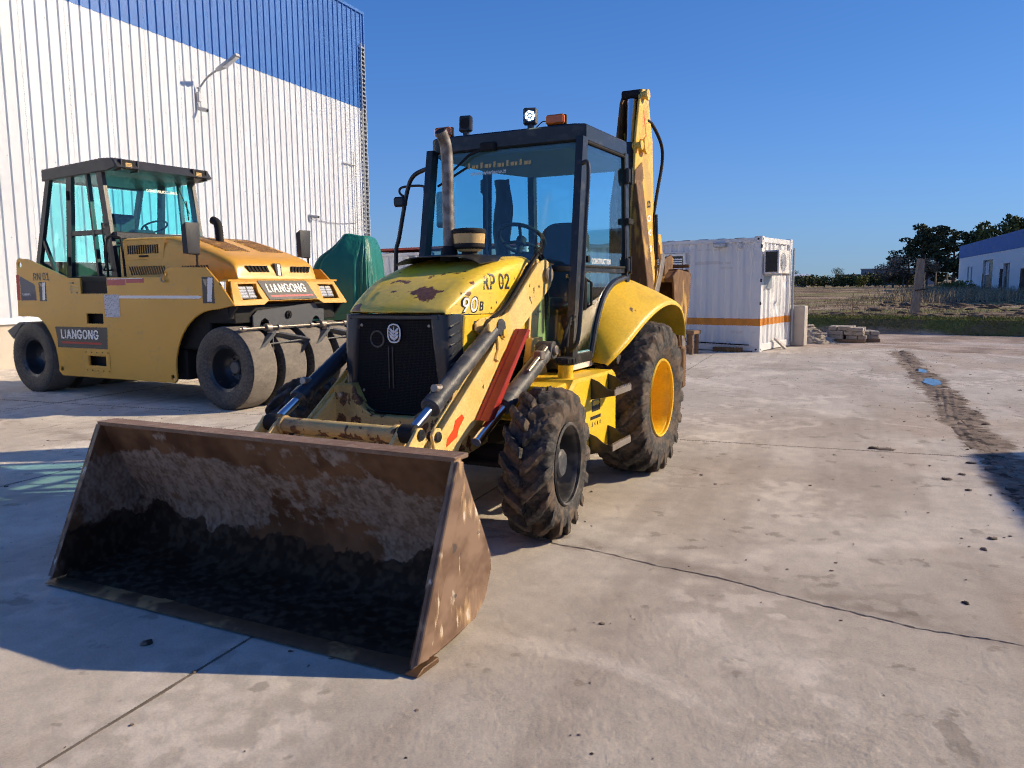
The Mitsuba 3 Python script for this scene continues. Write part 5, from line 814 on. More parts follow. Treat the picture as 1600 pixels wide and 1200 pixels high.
for c0 in (-0.08,):
    v = (UU - c0 - 0.25 * np.sin((LL - 7) * 0.45)) / 0.15; tr = np.clip(1.3 - np.abs(v), 0, 1)
    ZZ += on * tr * (0.005 * np.sin(v * 11 + 4 * q_) + 0.004)
ZZ = np.where(np.abs(UU) > 0.6, -0.03, np.where(ZZ > 0.006, (ZZ - 0.006) * 0.7, np.minimum(ZZ, 0.006) - 0.006))
add('mud_track', tm(np.stack([PX, PY, ZZ], -1).reshape(-1, 3), gridf(na, len(us))[:, ::-1]), 'm_mud', None, True, kind='stuff', label='muddy wheel track along the slab joint', category='mud')
scene['m_water'] = two({'type': 'principled', 'base_color': rgb((0.035, 0.03, 0.026)), 'roughness': 0.03, 'specular': 0.9})
for c_, rx, ry in (((7.02, 13.8), 0.085, 0.36), ((6.40, 12.25), 0.12, 0.48)):
    t = np.arange(48) * 2 * math.pi / 48; rad = 1 + 0.25 * np.array([meshkit.noise(np.array([math.cos(a) * 1.7 + c_[0], math.sin(a) * 1.7, 0.0])) - 0.5 for a in t]) * 2
    pts = [np.array(c_) + WD[:2] * math.sin(a) * ry * r + WN[:2] * math.cos(a) * rx * r for a, r in zip(t, rad)]
    k = add('puddle', prism(pts, 0.004, 0.0125, 'z', 0), 'm_water', None, False); labels[k] = {'kind': 'structure'}
# clods and grit lying about
cl = []
def clod(x, y, s, z=0.0):
    m = trimesh.creation.icosphere(1); v = m.vertices * (0.7 + 0.6 * rng.random((len(m.vertices), 1))) * [s * (0.7 + rng.random()), s * (0.7 + rng.random()), s * (0.25 + 0.35 * rng.random())]; return tm(v + [x, y, z + 0.003], m.faces)
for _ in range(900):
    a = rng.random(); x, y = (rng.uniform(-6, 9), rng.uniform(1.9, 17)); cl.append(clod(x, y, 0.003 + 0.010 * rng.random() ** 4))
for _ in range(160):
    k = rng.integers(0, na); o = rng.normal(0, 0.55); cl.append(clod(path[k][0] + nr[k][0] * o, path[k][1] + nr[k][1] * o, 0.004 + 0.016 * rng.random() ** 3))
for x, y, s in ((3.9, 6.75, 0.03), (3.95, 6.55, 0.03), (3.6, 6.35, 0.02), (3.45, 7.35, 0.05), (3.35, 7.4, 0.04), (2.18, 3.75, 0.014),  (-2.9, 5.3, 0.05), (-2.85, 5.35, 0.04), (-2.2, 4.5, 0.03), (3.4, 6.2, 0.03), (-1.62, 3.4, 0.022), (3.9, 6.5, 0.03), (5.1, 8.6, 0.03)): cl.append(clod(x, y, s))
add('loose_clods', cat(*cl), 'm_mud', None, True, kind='stuff', label='dark clods and grit scattered over the concrete', category='dirt')
# ------------------------------------------------------------------ warehouse on the left
Wh = thing('warehouse', 'large white corrugated warehouse with a blue band, standing behind the road roller', 'warehouse')
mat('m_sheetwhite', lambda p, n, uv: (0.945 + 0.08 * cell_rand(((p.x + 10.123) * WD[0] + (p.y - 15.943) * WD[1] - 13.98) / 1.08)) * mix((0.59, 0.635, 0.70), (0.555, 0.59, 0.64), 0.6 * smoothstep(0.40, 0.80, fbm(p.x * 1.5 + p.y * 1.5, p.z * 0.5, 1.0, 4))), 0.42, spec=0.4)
mat('m_sheetblue', lambda p, n, uv: mix((0.018, 0.120, 0.42), (0.028, 0.145, 0.47), fbm(p.x + p.y, p.z * 0.4, 0.0, 3)), 0.42)
mat('m_plinth', lambda p, n, uv: mix((0.50, 0.44, 0.36), (0.60, 0.55, 0.48), fbm(p.x * 2, p.y * 2, p.z * 2, 4)), 0.85)
mat('m_galv', (0.42, 0.43, 0.44), 0.4, 0.7)
def ribsheet(s0, s1, z0, z1, first, pitch=0.27, th=0.032):
    xs_, n_ = [], int(round((s1 - s0) / pitch)); prof = []
    for i in range(n_): c = s0 + pitch * (i + 0.5); prof += [(c - 0.040, 0.0), (c - 0.018, th), (c + 0.018, th), (c + 0.040, 0.0)]
    prof = [(s0 + 0.002, 0.0)] + prof + [(s1 - 0.002, 0.0)]
    V = np.array([[(x, -o, z) for z in (z0, z1)] for x, o in prof]); return sheet(V, 0.0)
for i in range(20):
    s1 = 13.98 - 1.08 * i; s0 = s1 - 1.08
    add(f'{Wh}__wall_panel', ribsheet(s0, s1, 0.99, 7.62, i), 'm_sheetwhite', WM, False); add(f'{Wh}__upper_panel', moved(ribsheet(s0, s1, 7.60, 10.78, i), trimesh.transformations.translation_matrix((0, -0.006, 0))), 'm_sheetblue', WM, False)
add(f'{Wh}__plinth', box(-8, 14.0, -0.02, 0.25, -0.1, 0.88, 0), 'm_plinth', WM); add(f'{Wh}__flashing', prism([(-0.09, 0.875), (-0.09, 0.90), (-0.04, 0.995), (0.1, 0.995), (0.1, 0.875)], -8, 14.05, 'x', 0), 'm_sheetwhite', WM)
add(f'{Wh}__coping', box(-8, 14.06, -0.06, 0.3, 10.74, 10.84, 0.005), 'm_sheetblue', WM)
add(f'{Wh}__corner_trim', cat(box(13.985, 14.06, -0.045, 0.12, 0.99, 7.62, 0.004)), 'm_sheetwhite', WM); add(f'{Wh}__corner_trim', cat(box(13.985, 14.06, -0.05, 0.12, 7.60, 10.745, 0.004)), 'm_sheetblue', WM)
add(f'{Wh}__end_wall', cat(box(13.90, 13.99, 0.1, 20, 0, 7.6, 0)), 'm_sheetwhite', WM); add(f'{Wh}__end_wall', box(13.90, 13.99, 0.1, 20, 7.6, 10.75, 0), 'm_sheetblue', WM); add(f'{Wh}__roof', box(-8, 13.9, 0.2, 20, 10.4, 10.6, 0), 'm_galv', WM)
add(f'{Wh}__screw', cat(*[rod((13.98 - 0.54 * i + 0.06 * (j % 2), 0.0, z), (13.98 - 0.54 * i + 0.06 * (j % 2), -0.010, z), 0.013, 6, 0.002) for i in range(1, 30) for j, z in enumerate((2.6, 4.2, 5.8, 7.1))]), 'm_galv', WM, kind='stuff')
lad = thing('cable_ladder', 'galvanised cable ladder running up the warehouse corner', 'cable ladder')
add(f'{lad}__rail', box(13.72, 13.745, -0.10, -0.045, 1.0, 9.75, 0), 'm_galv', WM); add(f'{lad}__rail', box(13.93, 13.955, -0.10, -0.045, 1.0, 9.75, 0), 'm_galv', WM)
for i in range(60): add(f'{lad}__rung', box(13.745, 13.93, -0.09, -0.055, 1.05 + 0.145 * i, 1.10 + 0.145 * i, 0), 'm_galv', WM)
add(f'{lad}__cable', tube([(13.80, -0.085, 1.0), (13.81, -0.085, 9.6)], 0.012, 6), 'm_matt', WM); add(f'{lad}__cable', tube([(13.86, -0.085, 1.0), (13.85, -0.085, 9.6)], 0.014, 6), 'm_matt', WM)
lp = thing('wall_lamp', 'long-necked street lamp head on a bent arm fixed to the white warehouse wall', 'lamp')
ap = spline([(5.86, -0.10, 6.30), (5.86, -0.10, 6.52), (5.90, -0.16, 6.68), (5.95, -0.34, 6.88), (6.02, -0.62, 7.05)], 6)
add(f'{lp}__arm', tube(ap, 0.026, 10), 'm_galv', WM); add(f'{lp}__bracket', cat(box(5.81, 5.91, -0.13, -0.03, 6.26, 6.50, 0.01), rod((5.86, -0.10, 6.58), (5.86, -0.10, 6.62), 0.05)), 'm_galv', WM)
hd = hull([(5.97, -0.55, 7.00), (6.07, -0.55, 7.00), (5.97, -0.57, 7.07), (6.07, -0.57, 7.07), (5.94, -0.75, 7.06), (6.12, -0.75, 7.06), (5.98, -1.22, 7.31), (6.14, -1.22, 7.31), (5.95, -0.76, 7.14), (6.12, -0.76, 7.14), (5.99, -1.20, 7.37), (6.13, -1.20, 7.37)])
add(f'{lp}__head', hd, 'm_galv', WM); add(f'{lp}__lens', hull([(5.97, -0.80, 7.078), (6.10, -0.80, 7.078), (6.0, -1.18, 7.282), (6.12, -1.18, 7.282), (5.97, -0.80, 7.06), (6.10, -0.80, 7.06), (6.0, -1.18, 7.265), (6.12, -1.18, 7.265)]), 'm_lens_c', WM)
cm = thing('wall_camera', 'small grey camera hanging below the wall lamp', 'camera'); add(f'{cm}__body', cat(rod((5.87, -0.06, 6.10), (5.90, -0.30, 6.04), 0.05), box(5.83, 5.91, -0.08, -0.03, 6.10, 6.24, 0.01)), 'm_galv', WM); add(f'{cm}__lens', rod((5.90, -0.29, 6.042), (5.903, -0.315, 6.036), 0.035), 'm_matt', WM)
cm = thing('wall_camera', 'small camera on the white wall near the green tarpaulin, with a sagging cable', 'camera'); add(f'{cm}__body', cat(rod((10.50, -0.06, 3.74), (10.66, -0.22, 3.72), 0.045), box(10.46, 10.56, -0.07, -0.03, 3.60, 3.80, 0.01)), 'm_galv', WM); add(f'{cm}__lens', rod((10.655, -0.215, 3.72), (10.69, -0.25, 3.715), 0.038), 'm_matt', WM); add(f'{cm}__cable', tube(spline([(10.6, -0.06, 3.70), (11.3, -0.05, 3.62), (12.2, -0.05, 3.63), (13.2, -0.05, 3.72)], 8), 0.010, 6), 'm_galv', WM)
cd = thing('conduit', 'thin pale conduit pipes on the white wall beside the cable ladder', 'conduit'); add(f'{cd}__pipe', tube([(13.2, -0.06, 1.2), (13.2, -0.06, 6.1)], 0.016, 8), 'm_galv', WM); add(f'{cd}__pipe', tube([(12.45, -0.06, 5.62), (13.2, -0.06, 5.62)], 0.02, 8), 'm_galv', WM)
# ------------------------------------------------------------------ site containers (frame CM)
def container(X0, name_label, stripe, cat_='container'):
    def cpaint(p, n, uv):
        g = fbm(p.x * 1.5 + p.y * 1.5, p.z * 0.6, 0.0, 4); c = mix((0.66, 0.665, 0.67), (0.57, 0.57, 0.565), 0.5 * smoothstep(0.45, 0.7, g)); c = mix(c, (0.30, 0.20, 0.13), 0.25 * smoothstep(0.72, 0.78, fbm(p.x * 5 + p.y * 5, p.z * 7, 3.0, 4)))
        return mix(c, (0.60, 0.22, 0.025), smoothstep(0.583, 0.586, p.z) * (1 - smoothstep(0.742, 0.745, p.z))) if stripe else c
    mn = f'm_container_{int(stripe)}'
    if mn not in scene: mat(mn, cpaint, 0.45)
    K = thing('site_container', name_label, cat_); L, Wd, Hh = 6.06, 2.20, 2.55
    def a(part, m, b=mn, **lab): return add(f'{K}__{part}', moved(m, trimesh.transformations.translation_matrix((X0, 0, 0))), b, CM, 25, **lab)
    def corr(x0, x1, n_, z0, z1, dents=0):
        P = []; st = (x1 - x0) / n_
        for i in range(n_):
            for f, o in ((0.02, 0), (0.30, 0), (0.48, 0.034), (0.80, 0.034), (0.98, 0)): P.append((x0 + st * (i + f), o))
        zs = np.linspace(z0, z1, 30 if dents else 3); V = np.array([[(x, o, z) for z in zs] for x, o in P])
        if dents: V[..., 1] += np.clip(dents * (meshkit.noise(np.stack([V[..., 0] * 5, V[..., 2] * 4.0, V[..., 0] * 0], -1), 4) - 0.62), 0, 0.1)
        return V
    V = corr(0.14, L - 0.14, 20, 0.16, Hh - 0.10); a('side_wall', sheet(V + (0, 0.03, 0)))
    V2 = V.copy(); V2[..., 1] = Wd - 0.03 - V2[..., 1]; a('side_wall', sheet(V2))
    E = corr(0.14, Wd - 0.14, 7, 0.16, Hh - 0.10, 0.13); E2 = np.stack([E[..., 1] + 0.03, E[..., 0], E[..., 2]], -1); a('end_wall', sheet(E2), label='dented end wall of the container' if stripe else None) if False else a('end_wall', sheet(E2))
    E3 = E2.copy(); E3[..., 0] = L - E3[..., 0]; a('end_wall', sheet(E3))
    for x in (0.0, L - 0.10):
        for y in (0.0, Wd - 0.10): a('corner_post', box(x - (x > 1) * 0.07, x + 0.10 + (x < 1) * 0.07, y - (y > 1) * 0.07, y + 0.10 + (y < 1) * 0.07, 0.12, Hh - 0.10, 0.006))
    for y in (0.0, Wd - 0.07): a('rail', box(0.1, L - 0.1, y + 0.008, y + 0.07, 0.02, 0.17, 0.006)); a('rail', box(0.1, L - 0.1, y + 0.006, y + 0.07, Hh - 0.12, Hh - 0.03, 0.006))
    for x in (0.006, L - 0.07): a('rail', box(x, x + 0.064, 0.1, Wd - 0.1, 0.02, 0.17, 0.006)); a('rail', box(x, x + 0.064, 0.1, Wd - 0.1, Hh - 0.13, Hh - 0.02, 0.006))
    for x in (-0.006, L - 0.165):
        for y in (-0.006, Wd - 0.155):
            for z in (0.0, Hh - 0.115):
                k = a('corner_casting', box(x, x + 0.172, y, y + 0.162, z, z + 0.118, 0.008)); xo = 0.05 if x < 1 else 0.09
                add(f'{k}__slot', moved(cat(prism(circ(x + 0.086, z + 0.059, 0.026, 12) * [1, 1.0], y - 0.0008 if y < 1 else y + 0.1615, y + 0.001 if y < 1 else y + 0.1635, c=0), prism(circ(y + 0.08, z + 0.059, 0.024, 12), x - 0.0008 if x < 1 else x + 0.171, x + 0.001 if x < 1 else x + 0.1735, 'x', c=0)), trimesh.transformations.translation_matrix((X0, 0, 0))), 'm_matt', CM)
    rx = np.linspace(0.08, L - 0.08, 120); rf_ = np.array([[(x, y, Hh - 0.035 + 0.018 * (math.sin(x * 2 * math.pi / 0.42) > 0)) for y in (0.05, Wd - 0.05)] for x in rx]); a('roof', sheet(rf_))
    for z in (1.05, 1.55, 2.3): a('hinge', box(-0.012, 0.02, -0.006, 0.02, z, z + 0.07, 0.003), 'm_matt')
    return K, a
K1, a1 = container(0.0, 'white site container with an orange stripe and an air conditioner on its end', True)
fr_ = a1('window', cat(box(1.78, 2.62, -0.02, 0.03, 2.17, 2.23, 0.004), box(1.78, 1.84, -0.02, 0.03, 1.60, 2.17, 0.004), box(2.56, 2.62, -0.02, 0.03, 1.60, 2.17, 0.004), box(1.84, 2.56, -0.02, 0.03, 1.60, 1.66, 0.004), box(1.66, 2.72, -0.05, 0.02, 2.245, 2.262, 0.002)), 'm_inkwhite')
add(f'{fr_}__pane', box(1.84, 2.56, -0.004, 0.0, 1.66, 2.17, 0), 'm_cowl', CM); add(f'{fr_}__louvre', cat(*[box(1.86, 2.54, -0.016, -0.006, 1.68 + 0.05 * q, 1.71 + 0.05 * q, 0) for q in range(9)]), 'm_inkwhite', CM)
fl = a1('outdoor_light', box(0.80, 1.09, -0.09, 0.02, 2.335, 2.43, 0.01), 'm_galv'); add(f'{fl}__lens', box(0.82, 1.07, -0.095, -0.03, 2.345, 2.40, 0.006), 'm_paper', CM); a1('junction_box', box(0.44, 0.54, -0.03, 0.02, 2.30, 2.42, 0.006), 'm_paper')
a1('drain_pipe', tube([(-0.05, 2.17, 0.1), (-0.05, 2.17, 2.35)], 0.025, 8), 'm_galv')
a1('support_block', cat(box(0.0, 0.2, 0.0, 0.2, -0.01, 0.02, 0)), 'm_boomrust')
ac = thing('air_conditioner', 'white air conditioner outdoor unit mounted on the sunlit end of the container', 'air conditioner')
add(f'{ac}__case', box(-0.36, -0.03, 0.05, 0.80, 1.73, 2.24, 0.012), 'm_white', CM); add(f'{ac}__side_grille', cat(box(-0.33, -0.07, 0.042, 0.051, 1.77, 2.21, 0)), 'm_ink', CM)
add(f'{ac}__fan_guard', cat(*[moved(trimesh.creation.torus(r, 0.005, major_sections=28, minor_sections=5), trimesh.transformations.translation_matrix((-0.362, 0.36, 1.98)) @ rotm([0, 1, 0], 90)) for r in (0.05, 0.09, 0.13, 0.17, 0.205)]), 'm_paper', CM); add(f'{ac}__fan', cat(prism(circ(0.36, 1.98, 0.20, 28), -0.3615, -0.3600, 'x', 0)), 'm_galv', CM)
add(f'{ac}__bracket', cat(box(-0.40, 0.02, 0.10, 0.14, 1.69, 1.73, 0.003), box(-0.40, 0.02, 0.70, 0.74, 1.69, 1.73, 0.003), box(0.0, 0.02, 0.10, 0.74, 1.40, 1.69, 0.003)), 'm_galv', CM)
K2, a2 = container(6.25, 'second white container in line behind the backhoe, with a dark roof edge', False)
a2('roof_edge', box(-0.05, 6.1, -0.06, 2.2, 2.60, 2.66, 0), 'm_red'); f2 = a2('outdoor_light', box(4.08, 4.36, -0.09, 0.02, 2.32, 2.42, 0.01), 'm_galv')
# things round the container
mat('m_wood', lambda p, n, uv: mix((0.15, 0.085, 0.045), (0.30, 0.19, 0.11), fbm(p.x * 4, p.y * 4, p.z * 25, 3)), 0.8)
mat('m_cement', lambda p, n, uv: mix((0.36, 0.33, 0.29), (0.48, 0.44, 0.39), fbm(p.x * 5, p.y * 5, p.z * 5, 4)), 0.9)
mat('m_paver', lambda p, n, uv: mix((0.26, 0.225, 0.185), (0.40, 0.355, 0.30), fbm(p.x * 6, p.y * 6, p.z * 9, 4)), 0.9)
st = thing('wooden_stand', 'low brown wooden stand on the ground in front of the container', 'stand')
add(f'{st}__top', box(1.02, 1.52, -1.25, -0.85, 0.44, 0.52, 0.006), 'm_wood', CM)
for x in (1.06, 1.24, 1.42): 
    for y in (-1.22, -0.93): add(f'{st}__leg', box(x, x + 0.08, y, y + 0.06, 0.0, 0.44, 0.004), 'm_wood', CM)
add(f'{st}__stretcher', box(1.05, 1.5, -1.21, -1.17, 0.14, 0.20, 0.004), 'm_wood', CM)
pl = thing('timber_beam', 'dark timber beam lying at the foot of the container', 'beam'); add(pl + '__timber', box(0.35, 1.0, -0.22, -0.06, 0.0, 0.10, 0.008), 'm_boomrust', CM)
ro = thing('steel_rod', 'thin dark steel rod leaning along the container base', 'rod'); add(ro + '__bar', tube([(0.22, -0.06, 0.16), (1.9, -0.10, 0.20)], 0.014, 8), 'm_matt', CM)
cs = thing('concrete_slab', 'upright grey concrete slab standing at the far corner of the container', 'slab'); add(cs + '__block', box(-0.32, 0.2, 2.26, 2.55, 0.0, 0.97, 0.015), 'm_cement', CM)
pb = thing('broken_plank', 'short pale plank leaning against the foot of the container end', 'plank'); add(pb + '__wood', hull([(-0.22, 1.05, 0.0), (-0.22, 1.20, 0.0), (-0.02, 0.90, 0.24), (-0.02, 1.05, 0.24), (-0.26, 1.05, 0.02), (-0.26, 1.20, 0.02), (-0.05, 0.90, 0.27), (-0.05, 1.05, 0.27)]), 'm_cement', CM)
rb = np.linspace(0, 1, 14); rt_ = np.arange(40) * 2 * math.pi / 40; RB = np.array([[(7.62 + 0.72 * r * math.cos(t), 20.75 + 0.65 * r * math.sin(t), 0.46 * (1 - r) ** 1.1 - 0.01 + 0.10 * (meshkit.fbm(np.array([r * math.cos(t) * 5, r * math.sin(t) * 5, 1.0]), 3, 2) - 0.5) * (r < 0.97)) for t in rt_] for r in rb])
rub = [clod(7.62 + rng.normal(0, 0.42), 20.7 + rng.normal(0, 0.35), 0.02 + 0.07 * rng.random() ** 2, 0.0) for _ in range(140)]
for m_ in rub:
    c_ = m_.vertices.mean(0); r_ = math.hypot((c_[0] - 7.62) / 0.72, (c_[1] - 20.75) / 0.65); m_.apply_translation((0, 0, max(0.0, 0.46 * max(0, 1 - r_) ** 1.1 - 0.01)))
add('rubble_heap', cat(tm(RB.reshape(-1, 3), gridf(14, 40, cv=True)), *rub), 'm_paver', None, 40, kind='stuff', label='low grey heap of sand and rubble beside the upright slab', category='rubble')
for n_, (x, y, nx, nz, lab, hh_) in enumerate(((8.25, 21.0, 3, 3, 'tallest stack of grey pavers behind the rubble heap', 0.11), (8.62, 20.72, 2, 3, 'middle stack of grey pavers with its front facing the yard', 0.10), (9.05, 20.9, 2, 2, 'lowest stack of pavers, right of the others', 0.10))):
    ps = thing('paver_stack', lab, 'paver stack'); M_ = frame(x, y, -33 + 6 * n_)
    add(f'{ps}__pallet', cat(*[box(-0.02, nx * 0.21, -0.3 + 0.2 * q, -0.22 + 0.2 * q, 0.0, 0.08, 0) for q in range(4)], box(-0.02, nx * 0.21, -0.3, 0.4, 0.07, 0.09, 0)), 'm_wood', M_)
    for k in range(nz):
        for i in range(nx):
            for j in range(2): j0 = rng.normal(0, 0.022); add(f'{ps}__paver', box(i * 0.205 + j0, i * 0.205 + 0.19 + j0, -0.30 + j * 0.35 + j0, 0.035 + j * 0.35 + j0, 0.09 + k * hh_, 0.09 + (k + 1) * hh_ - 0.012, 0.006), 'm_paver', M_)
# ------------------------------------------------------------------ tarpaulin over a machine
mat('m_tarp', lambda p, n, uv: mix((0.006, 0.125, 0.095), (0.014, 0.17, 0.135), fbm(p.x * 4, p.y * 4, p.z * 2, 3)), 0.42, bump=lambda p, n, uv: 0.022 * fbm(p.x * 10, p.y * 10, p.z * 3.0, 4), spec=0.5)
lv_ = [(-2.92, -2.86, 15.6, 15.8, 2.505), (-3.10, -2.68, 15.20, 16.2, 2.50), (-3.16, -2.62, 15.12, 16.3, 2.44), (-3.36, -2.57, 15.02, 16.4, 2.24), (-3.60, -2.55, 14.95, 16.5, 1.98), (-3.70, -2.54, 14.9, 16.55, 1.55), (-3.74, -2.53, 14.88, 16.55, 1.25), (-3.76, -2.51, 14.86, 16.58, 1.00)]
lvs = spline([l for l in lv_], 6); nt = 220; tt = np.arange(nt) * 2 * math.pi / nt; P = []
for q, (xa, xb, ya, yb, z) in enumerate(lvs):
    v = np.clip((2.46 - z) / 1.4, 0, 1); c_, s_ = np.cos(tt), np.sin(tt); e_ = 0.36
    ux, uy = np.sign(c_) * np.abs(c_) ** e_, np.sign(s_) * np.abs(s_) ** e_
    fold = v ** 0.7 * (0.11 * np.abs(np.sin(8.0 * tt + 0.9 * np.sin(3 * tt) + 0.4 * z)) ** 0.8 + 0.045 * np.sin(23 * tt + 2 * np.sin(5 * tt)) + 0.16 * (meshkit.fbm(np.stack([c_ * 3.2, s_ * 3.2, 0 * tt + z * 0.9], -1), 3, 8) - 0.5))
    x = (xa + xb) / 2 + (xb - xa) / 2 * ux * (1 + fold); y = (ya + yb) / 2 + (yb - ya) / 2 * uy * (1 + fold * 0.7); zz = z + (0.10 * np.sin(5 * tt + 1) * (v > 0.9) * (v - 0.9) * 10 if q == len(lvs) - 1 else 0) + 0.02 * (1 - v) * np.sin(3 * x * 4)
    P.append(np.stack([x, y, np.broadcast_to(zz, x.shape)], -1))
P = np.array(P); P = np.concatenate([P, P[:, :1]], 1)
tp = thing('tarpaulin', 'green tarpaulin draped in folds over a machine between the roller and the container', 'tarpaulin'); add(tp + '__cloth', sheet(P, 0.004), 'm_tarp', None, 60)
gm = thing('covered_machine', 'yellow and black machine showing below the green tarpaulin', 'machine')
add(f'{gm}__body', cat(box(-3.62, -2.66, 15.02, 16.4, 0.35, 1.15, 0.03), box(-3.2, -2.75, 15.3, 16.1, 1.1, 2.40, 0.05)), 'm_anthracite'); add(f'{gm}__panel', cat(box(-2.98, -2.60, 14.95, 15.03, 0.55, 1.18, 0.01), box(-2.75, -2.60, 14.94, 15.5, 0.4, 0.6, 0.01)), 'm_yellow')
for i in range(8): add(f'{gm}__slat', box(-3.58, -3.02, 14.97, 15.01, 0.45 + 0.085 * i, 0.485 + 0.085 * i, 0.003), 'm_rollgrey')
for i in range(5): add(f'{gm}__upright', box(-3.58 + 0.135 * i, -3.56 + 0.135 * i, 14.96, 14.99, 0.42, 1.12, 0.002), 'm_matt')
for x, y in ((-3.35, 15.3), (-3.35, 16.2), (-2.85, 15.3), (-2.85, 16.2)): add(f'{gm}__wheel', moved(lathe([(0, -0.09), (0.2, -0.09), (0.24, -0.05), (0.24, 0.05), (0.2, 0.09), (0, 0.09)], 28), trimesh.transformations.translation_matrix((x, y, 0.24))), 'm_rolltyre')
# ------------------------------------------------------------------ workshop outside the frame, whose corner throws the shadow on the right
hq = 4.2; cx, cy = 4.06 + hq / SUN[2] * SUN[0], 7.11 + hq / SUN[2] * SUN[1]
WS = thing('workshop', 'white and blue workshop outside the frame on the right', 'workshop'); QM = np.eye(4); QM[:3, 0], QM[:3, 1], QM[:3, 3] = -WD, WN, (cx, cy, 0)
for i in range(22): add(f'{WS}__wall_panel', ribsheet(0 + 1.08 * i, 1.08 * (i + 1), 0.0, 3.1, i), 'm_sheetwhite', QM, False); add(f'{WS}__upper_panel', ribsheet(1.08 * i, 1.08 * (i + 1), 3.1, hq, i), 'm_sheetblue', QM, False)
add(f'{WS}__body', box(0.02, 23.7, 0.05, 12, 0, hq - 0.02, 0), 'm_sheetwhite', QM)
# ------------------------------------------------------------------ field beyond the road: grass, bushes, posts, trees, far buildings
def land(x, y): m = np.asarray(x) * BM[0] + np.asarray(y) * BM[1]; t = np.asarray(x) * BT[0] + np.asarray(y) * BT[1]; return bank(m, t)
def blades(x, y, h, w, lean=0.5, z=None):
    n = len(x); z = land(x, y) - 0.01 if z is None else z; a = rng.random(n) * 2 * math.pi; b = rng.random(n) * 2 * math.pi; l = h * lean * rng.random(n)
    p0 = np.stack([x - np.cos(a) * w, y - np.sin(a) * w, z], 1); p1 = np.stack([x + np.cos(a) * w, y + np.sin(a) * w, z], 1); p2 = np.stack([x + np.cos(b) * l, y + np.sin(b) * l, z + h], 1)
    return tm(np.stack([p0, p1, p2], 1).reshape(-1, 3), np.arange(3 * n).reshape(-1, 3))
def leafmat(name, c0, c1, s=1.5): mat(name, lambda p, n, uv: mix(c0, c1, fbm(p.x * s, p.y * s, p.z * s, 3)) * (0.7 + 0.6 * noise(p.x * 11, p.y * 11, p.z * 11)), 0.7, spec=0.2)
leafmat('m_grass', (0.075, 0.105, 0.022), (0.17, 0.18, 0.055), 2.0); leafmat('m_straw', (0.13, 0.092, 0.060), (0.29, 0.22, 0.145), 0.8); leafmat('m_pine', (0.035, 0.050, 0.030), (0.085, 0.105, 0.058), 0.5); leafmat('m_leafgreen', (0.050, 0.072, 0.026), (0.12, 0.14, 0.052), 0.5)
leafmat('m_twig', (0.17, 0.12, 0.085), (0.36, 0.26, 0.18), 0.6); leafmat('m_reed', (0.20, 0.165, 0.11), (0.40, 0.34, 0.235), 0.7); leafmat('m_darkherb', (0.045, 0.055, 0.022), (0.10, 0.115, 0.045), 2.0)
mat('m_bark', lambda p, n, uv: mix((0.06, 0.045, 0.034), (0.13, 0.10, 0.08), noise(p.x * 6, p.y * 6, p.z * 2)), 0.9)
mat('m_post', lambda p, n, uv: mix((0.15, 0.115, 0.085), (0.33, 0.285, 0.235), fbm(p.x * 12, p.y * 12, p.z * 3, 4)), 0.9)
def mt(n, m0, m1, t0, t1, power=1.0): m = m0 + (m1 - m0) * rng.random(n) ** power; t = rng.uniform(t0, t1, n); return BM[0] * m + BT[0] * t, BM[1] * m + BT[1] * t
x, y = mt(26000, 26.25, 27.4, -12, 22); g1 = blades(x, y, 0.05 + 0.10 * rng.random(len(x)), 0.006, 0.8)
add('green_grass', g1, 'm_grass', None, False, kind='stuff', label='strip of short green grass along the top of the bank', category='grass')
x, y = mt(15000, 25.9, 26.5, -12, 22); add('bank_herbs', blades(x, y, 0.04 + 0.09 * rng.random(len(x)), 0.009, 1.5), 'm_grass', None, False, kind='stuff', label='low herbs growing on the face of the bank', category='herbs')
x, y = mt(70000, 27.0, 60.0, -12, 62, 1.9); q = meshkit.fbm(np.stack([x * 0.35, y * 0.35, x * 0], -1), 3, 12); q3 = meshkit.fbm(np.stack([x * 0.12, y * 0.12, x * 0], -1), 2, 15); ok = q > 0.44
x, y, q, q3 = x[ok], y[ok], q[ok], q3[ok]; mm = x * BM[0] + y * BM[1]; sc = 0.75 + (mm - 27) * 0.016
add('dry_grass', blades(x, y, (0.07 + 0.24 * rng.random(len(x)) * np.clip((q - 0.40) * 5, 0.1, 1)) * sc, 0.010 * sc, 0.9), 'm_straw', None, False, kind='stuff', label='dry straw coloured grass tufts spread over the rough field', category='dry grass')
sod = []
for _ in range(2600):
    m = 27.2 + 40 * rng.random() ** 1.8; t = rng.uniform(-8, 50); x_, y_ = BM[0] * m + BT[0] * t, BM[1] * m + BT[1] * t; mshc = clod(x_, y_, (0.05 + 0.16 * rng.random() ** 2) * (1 + (m - 27) * 0.02), float(land(x_, y_))); sod.append(mshc)
mat('m_sod', lambda p, n, uv: mix((0.060, 0.040, 0.028), (0.16, 0.115, 0.080), fbm(p.x * 5, p.y * 5, p.z * 5, 3)), 0.95)
add('ploughed_clods', cat(*sod), 'm_sod', None, True, kind='stuff', label='brown ploughed clods of earth over the rough field', category='earth')
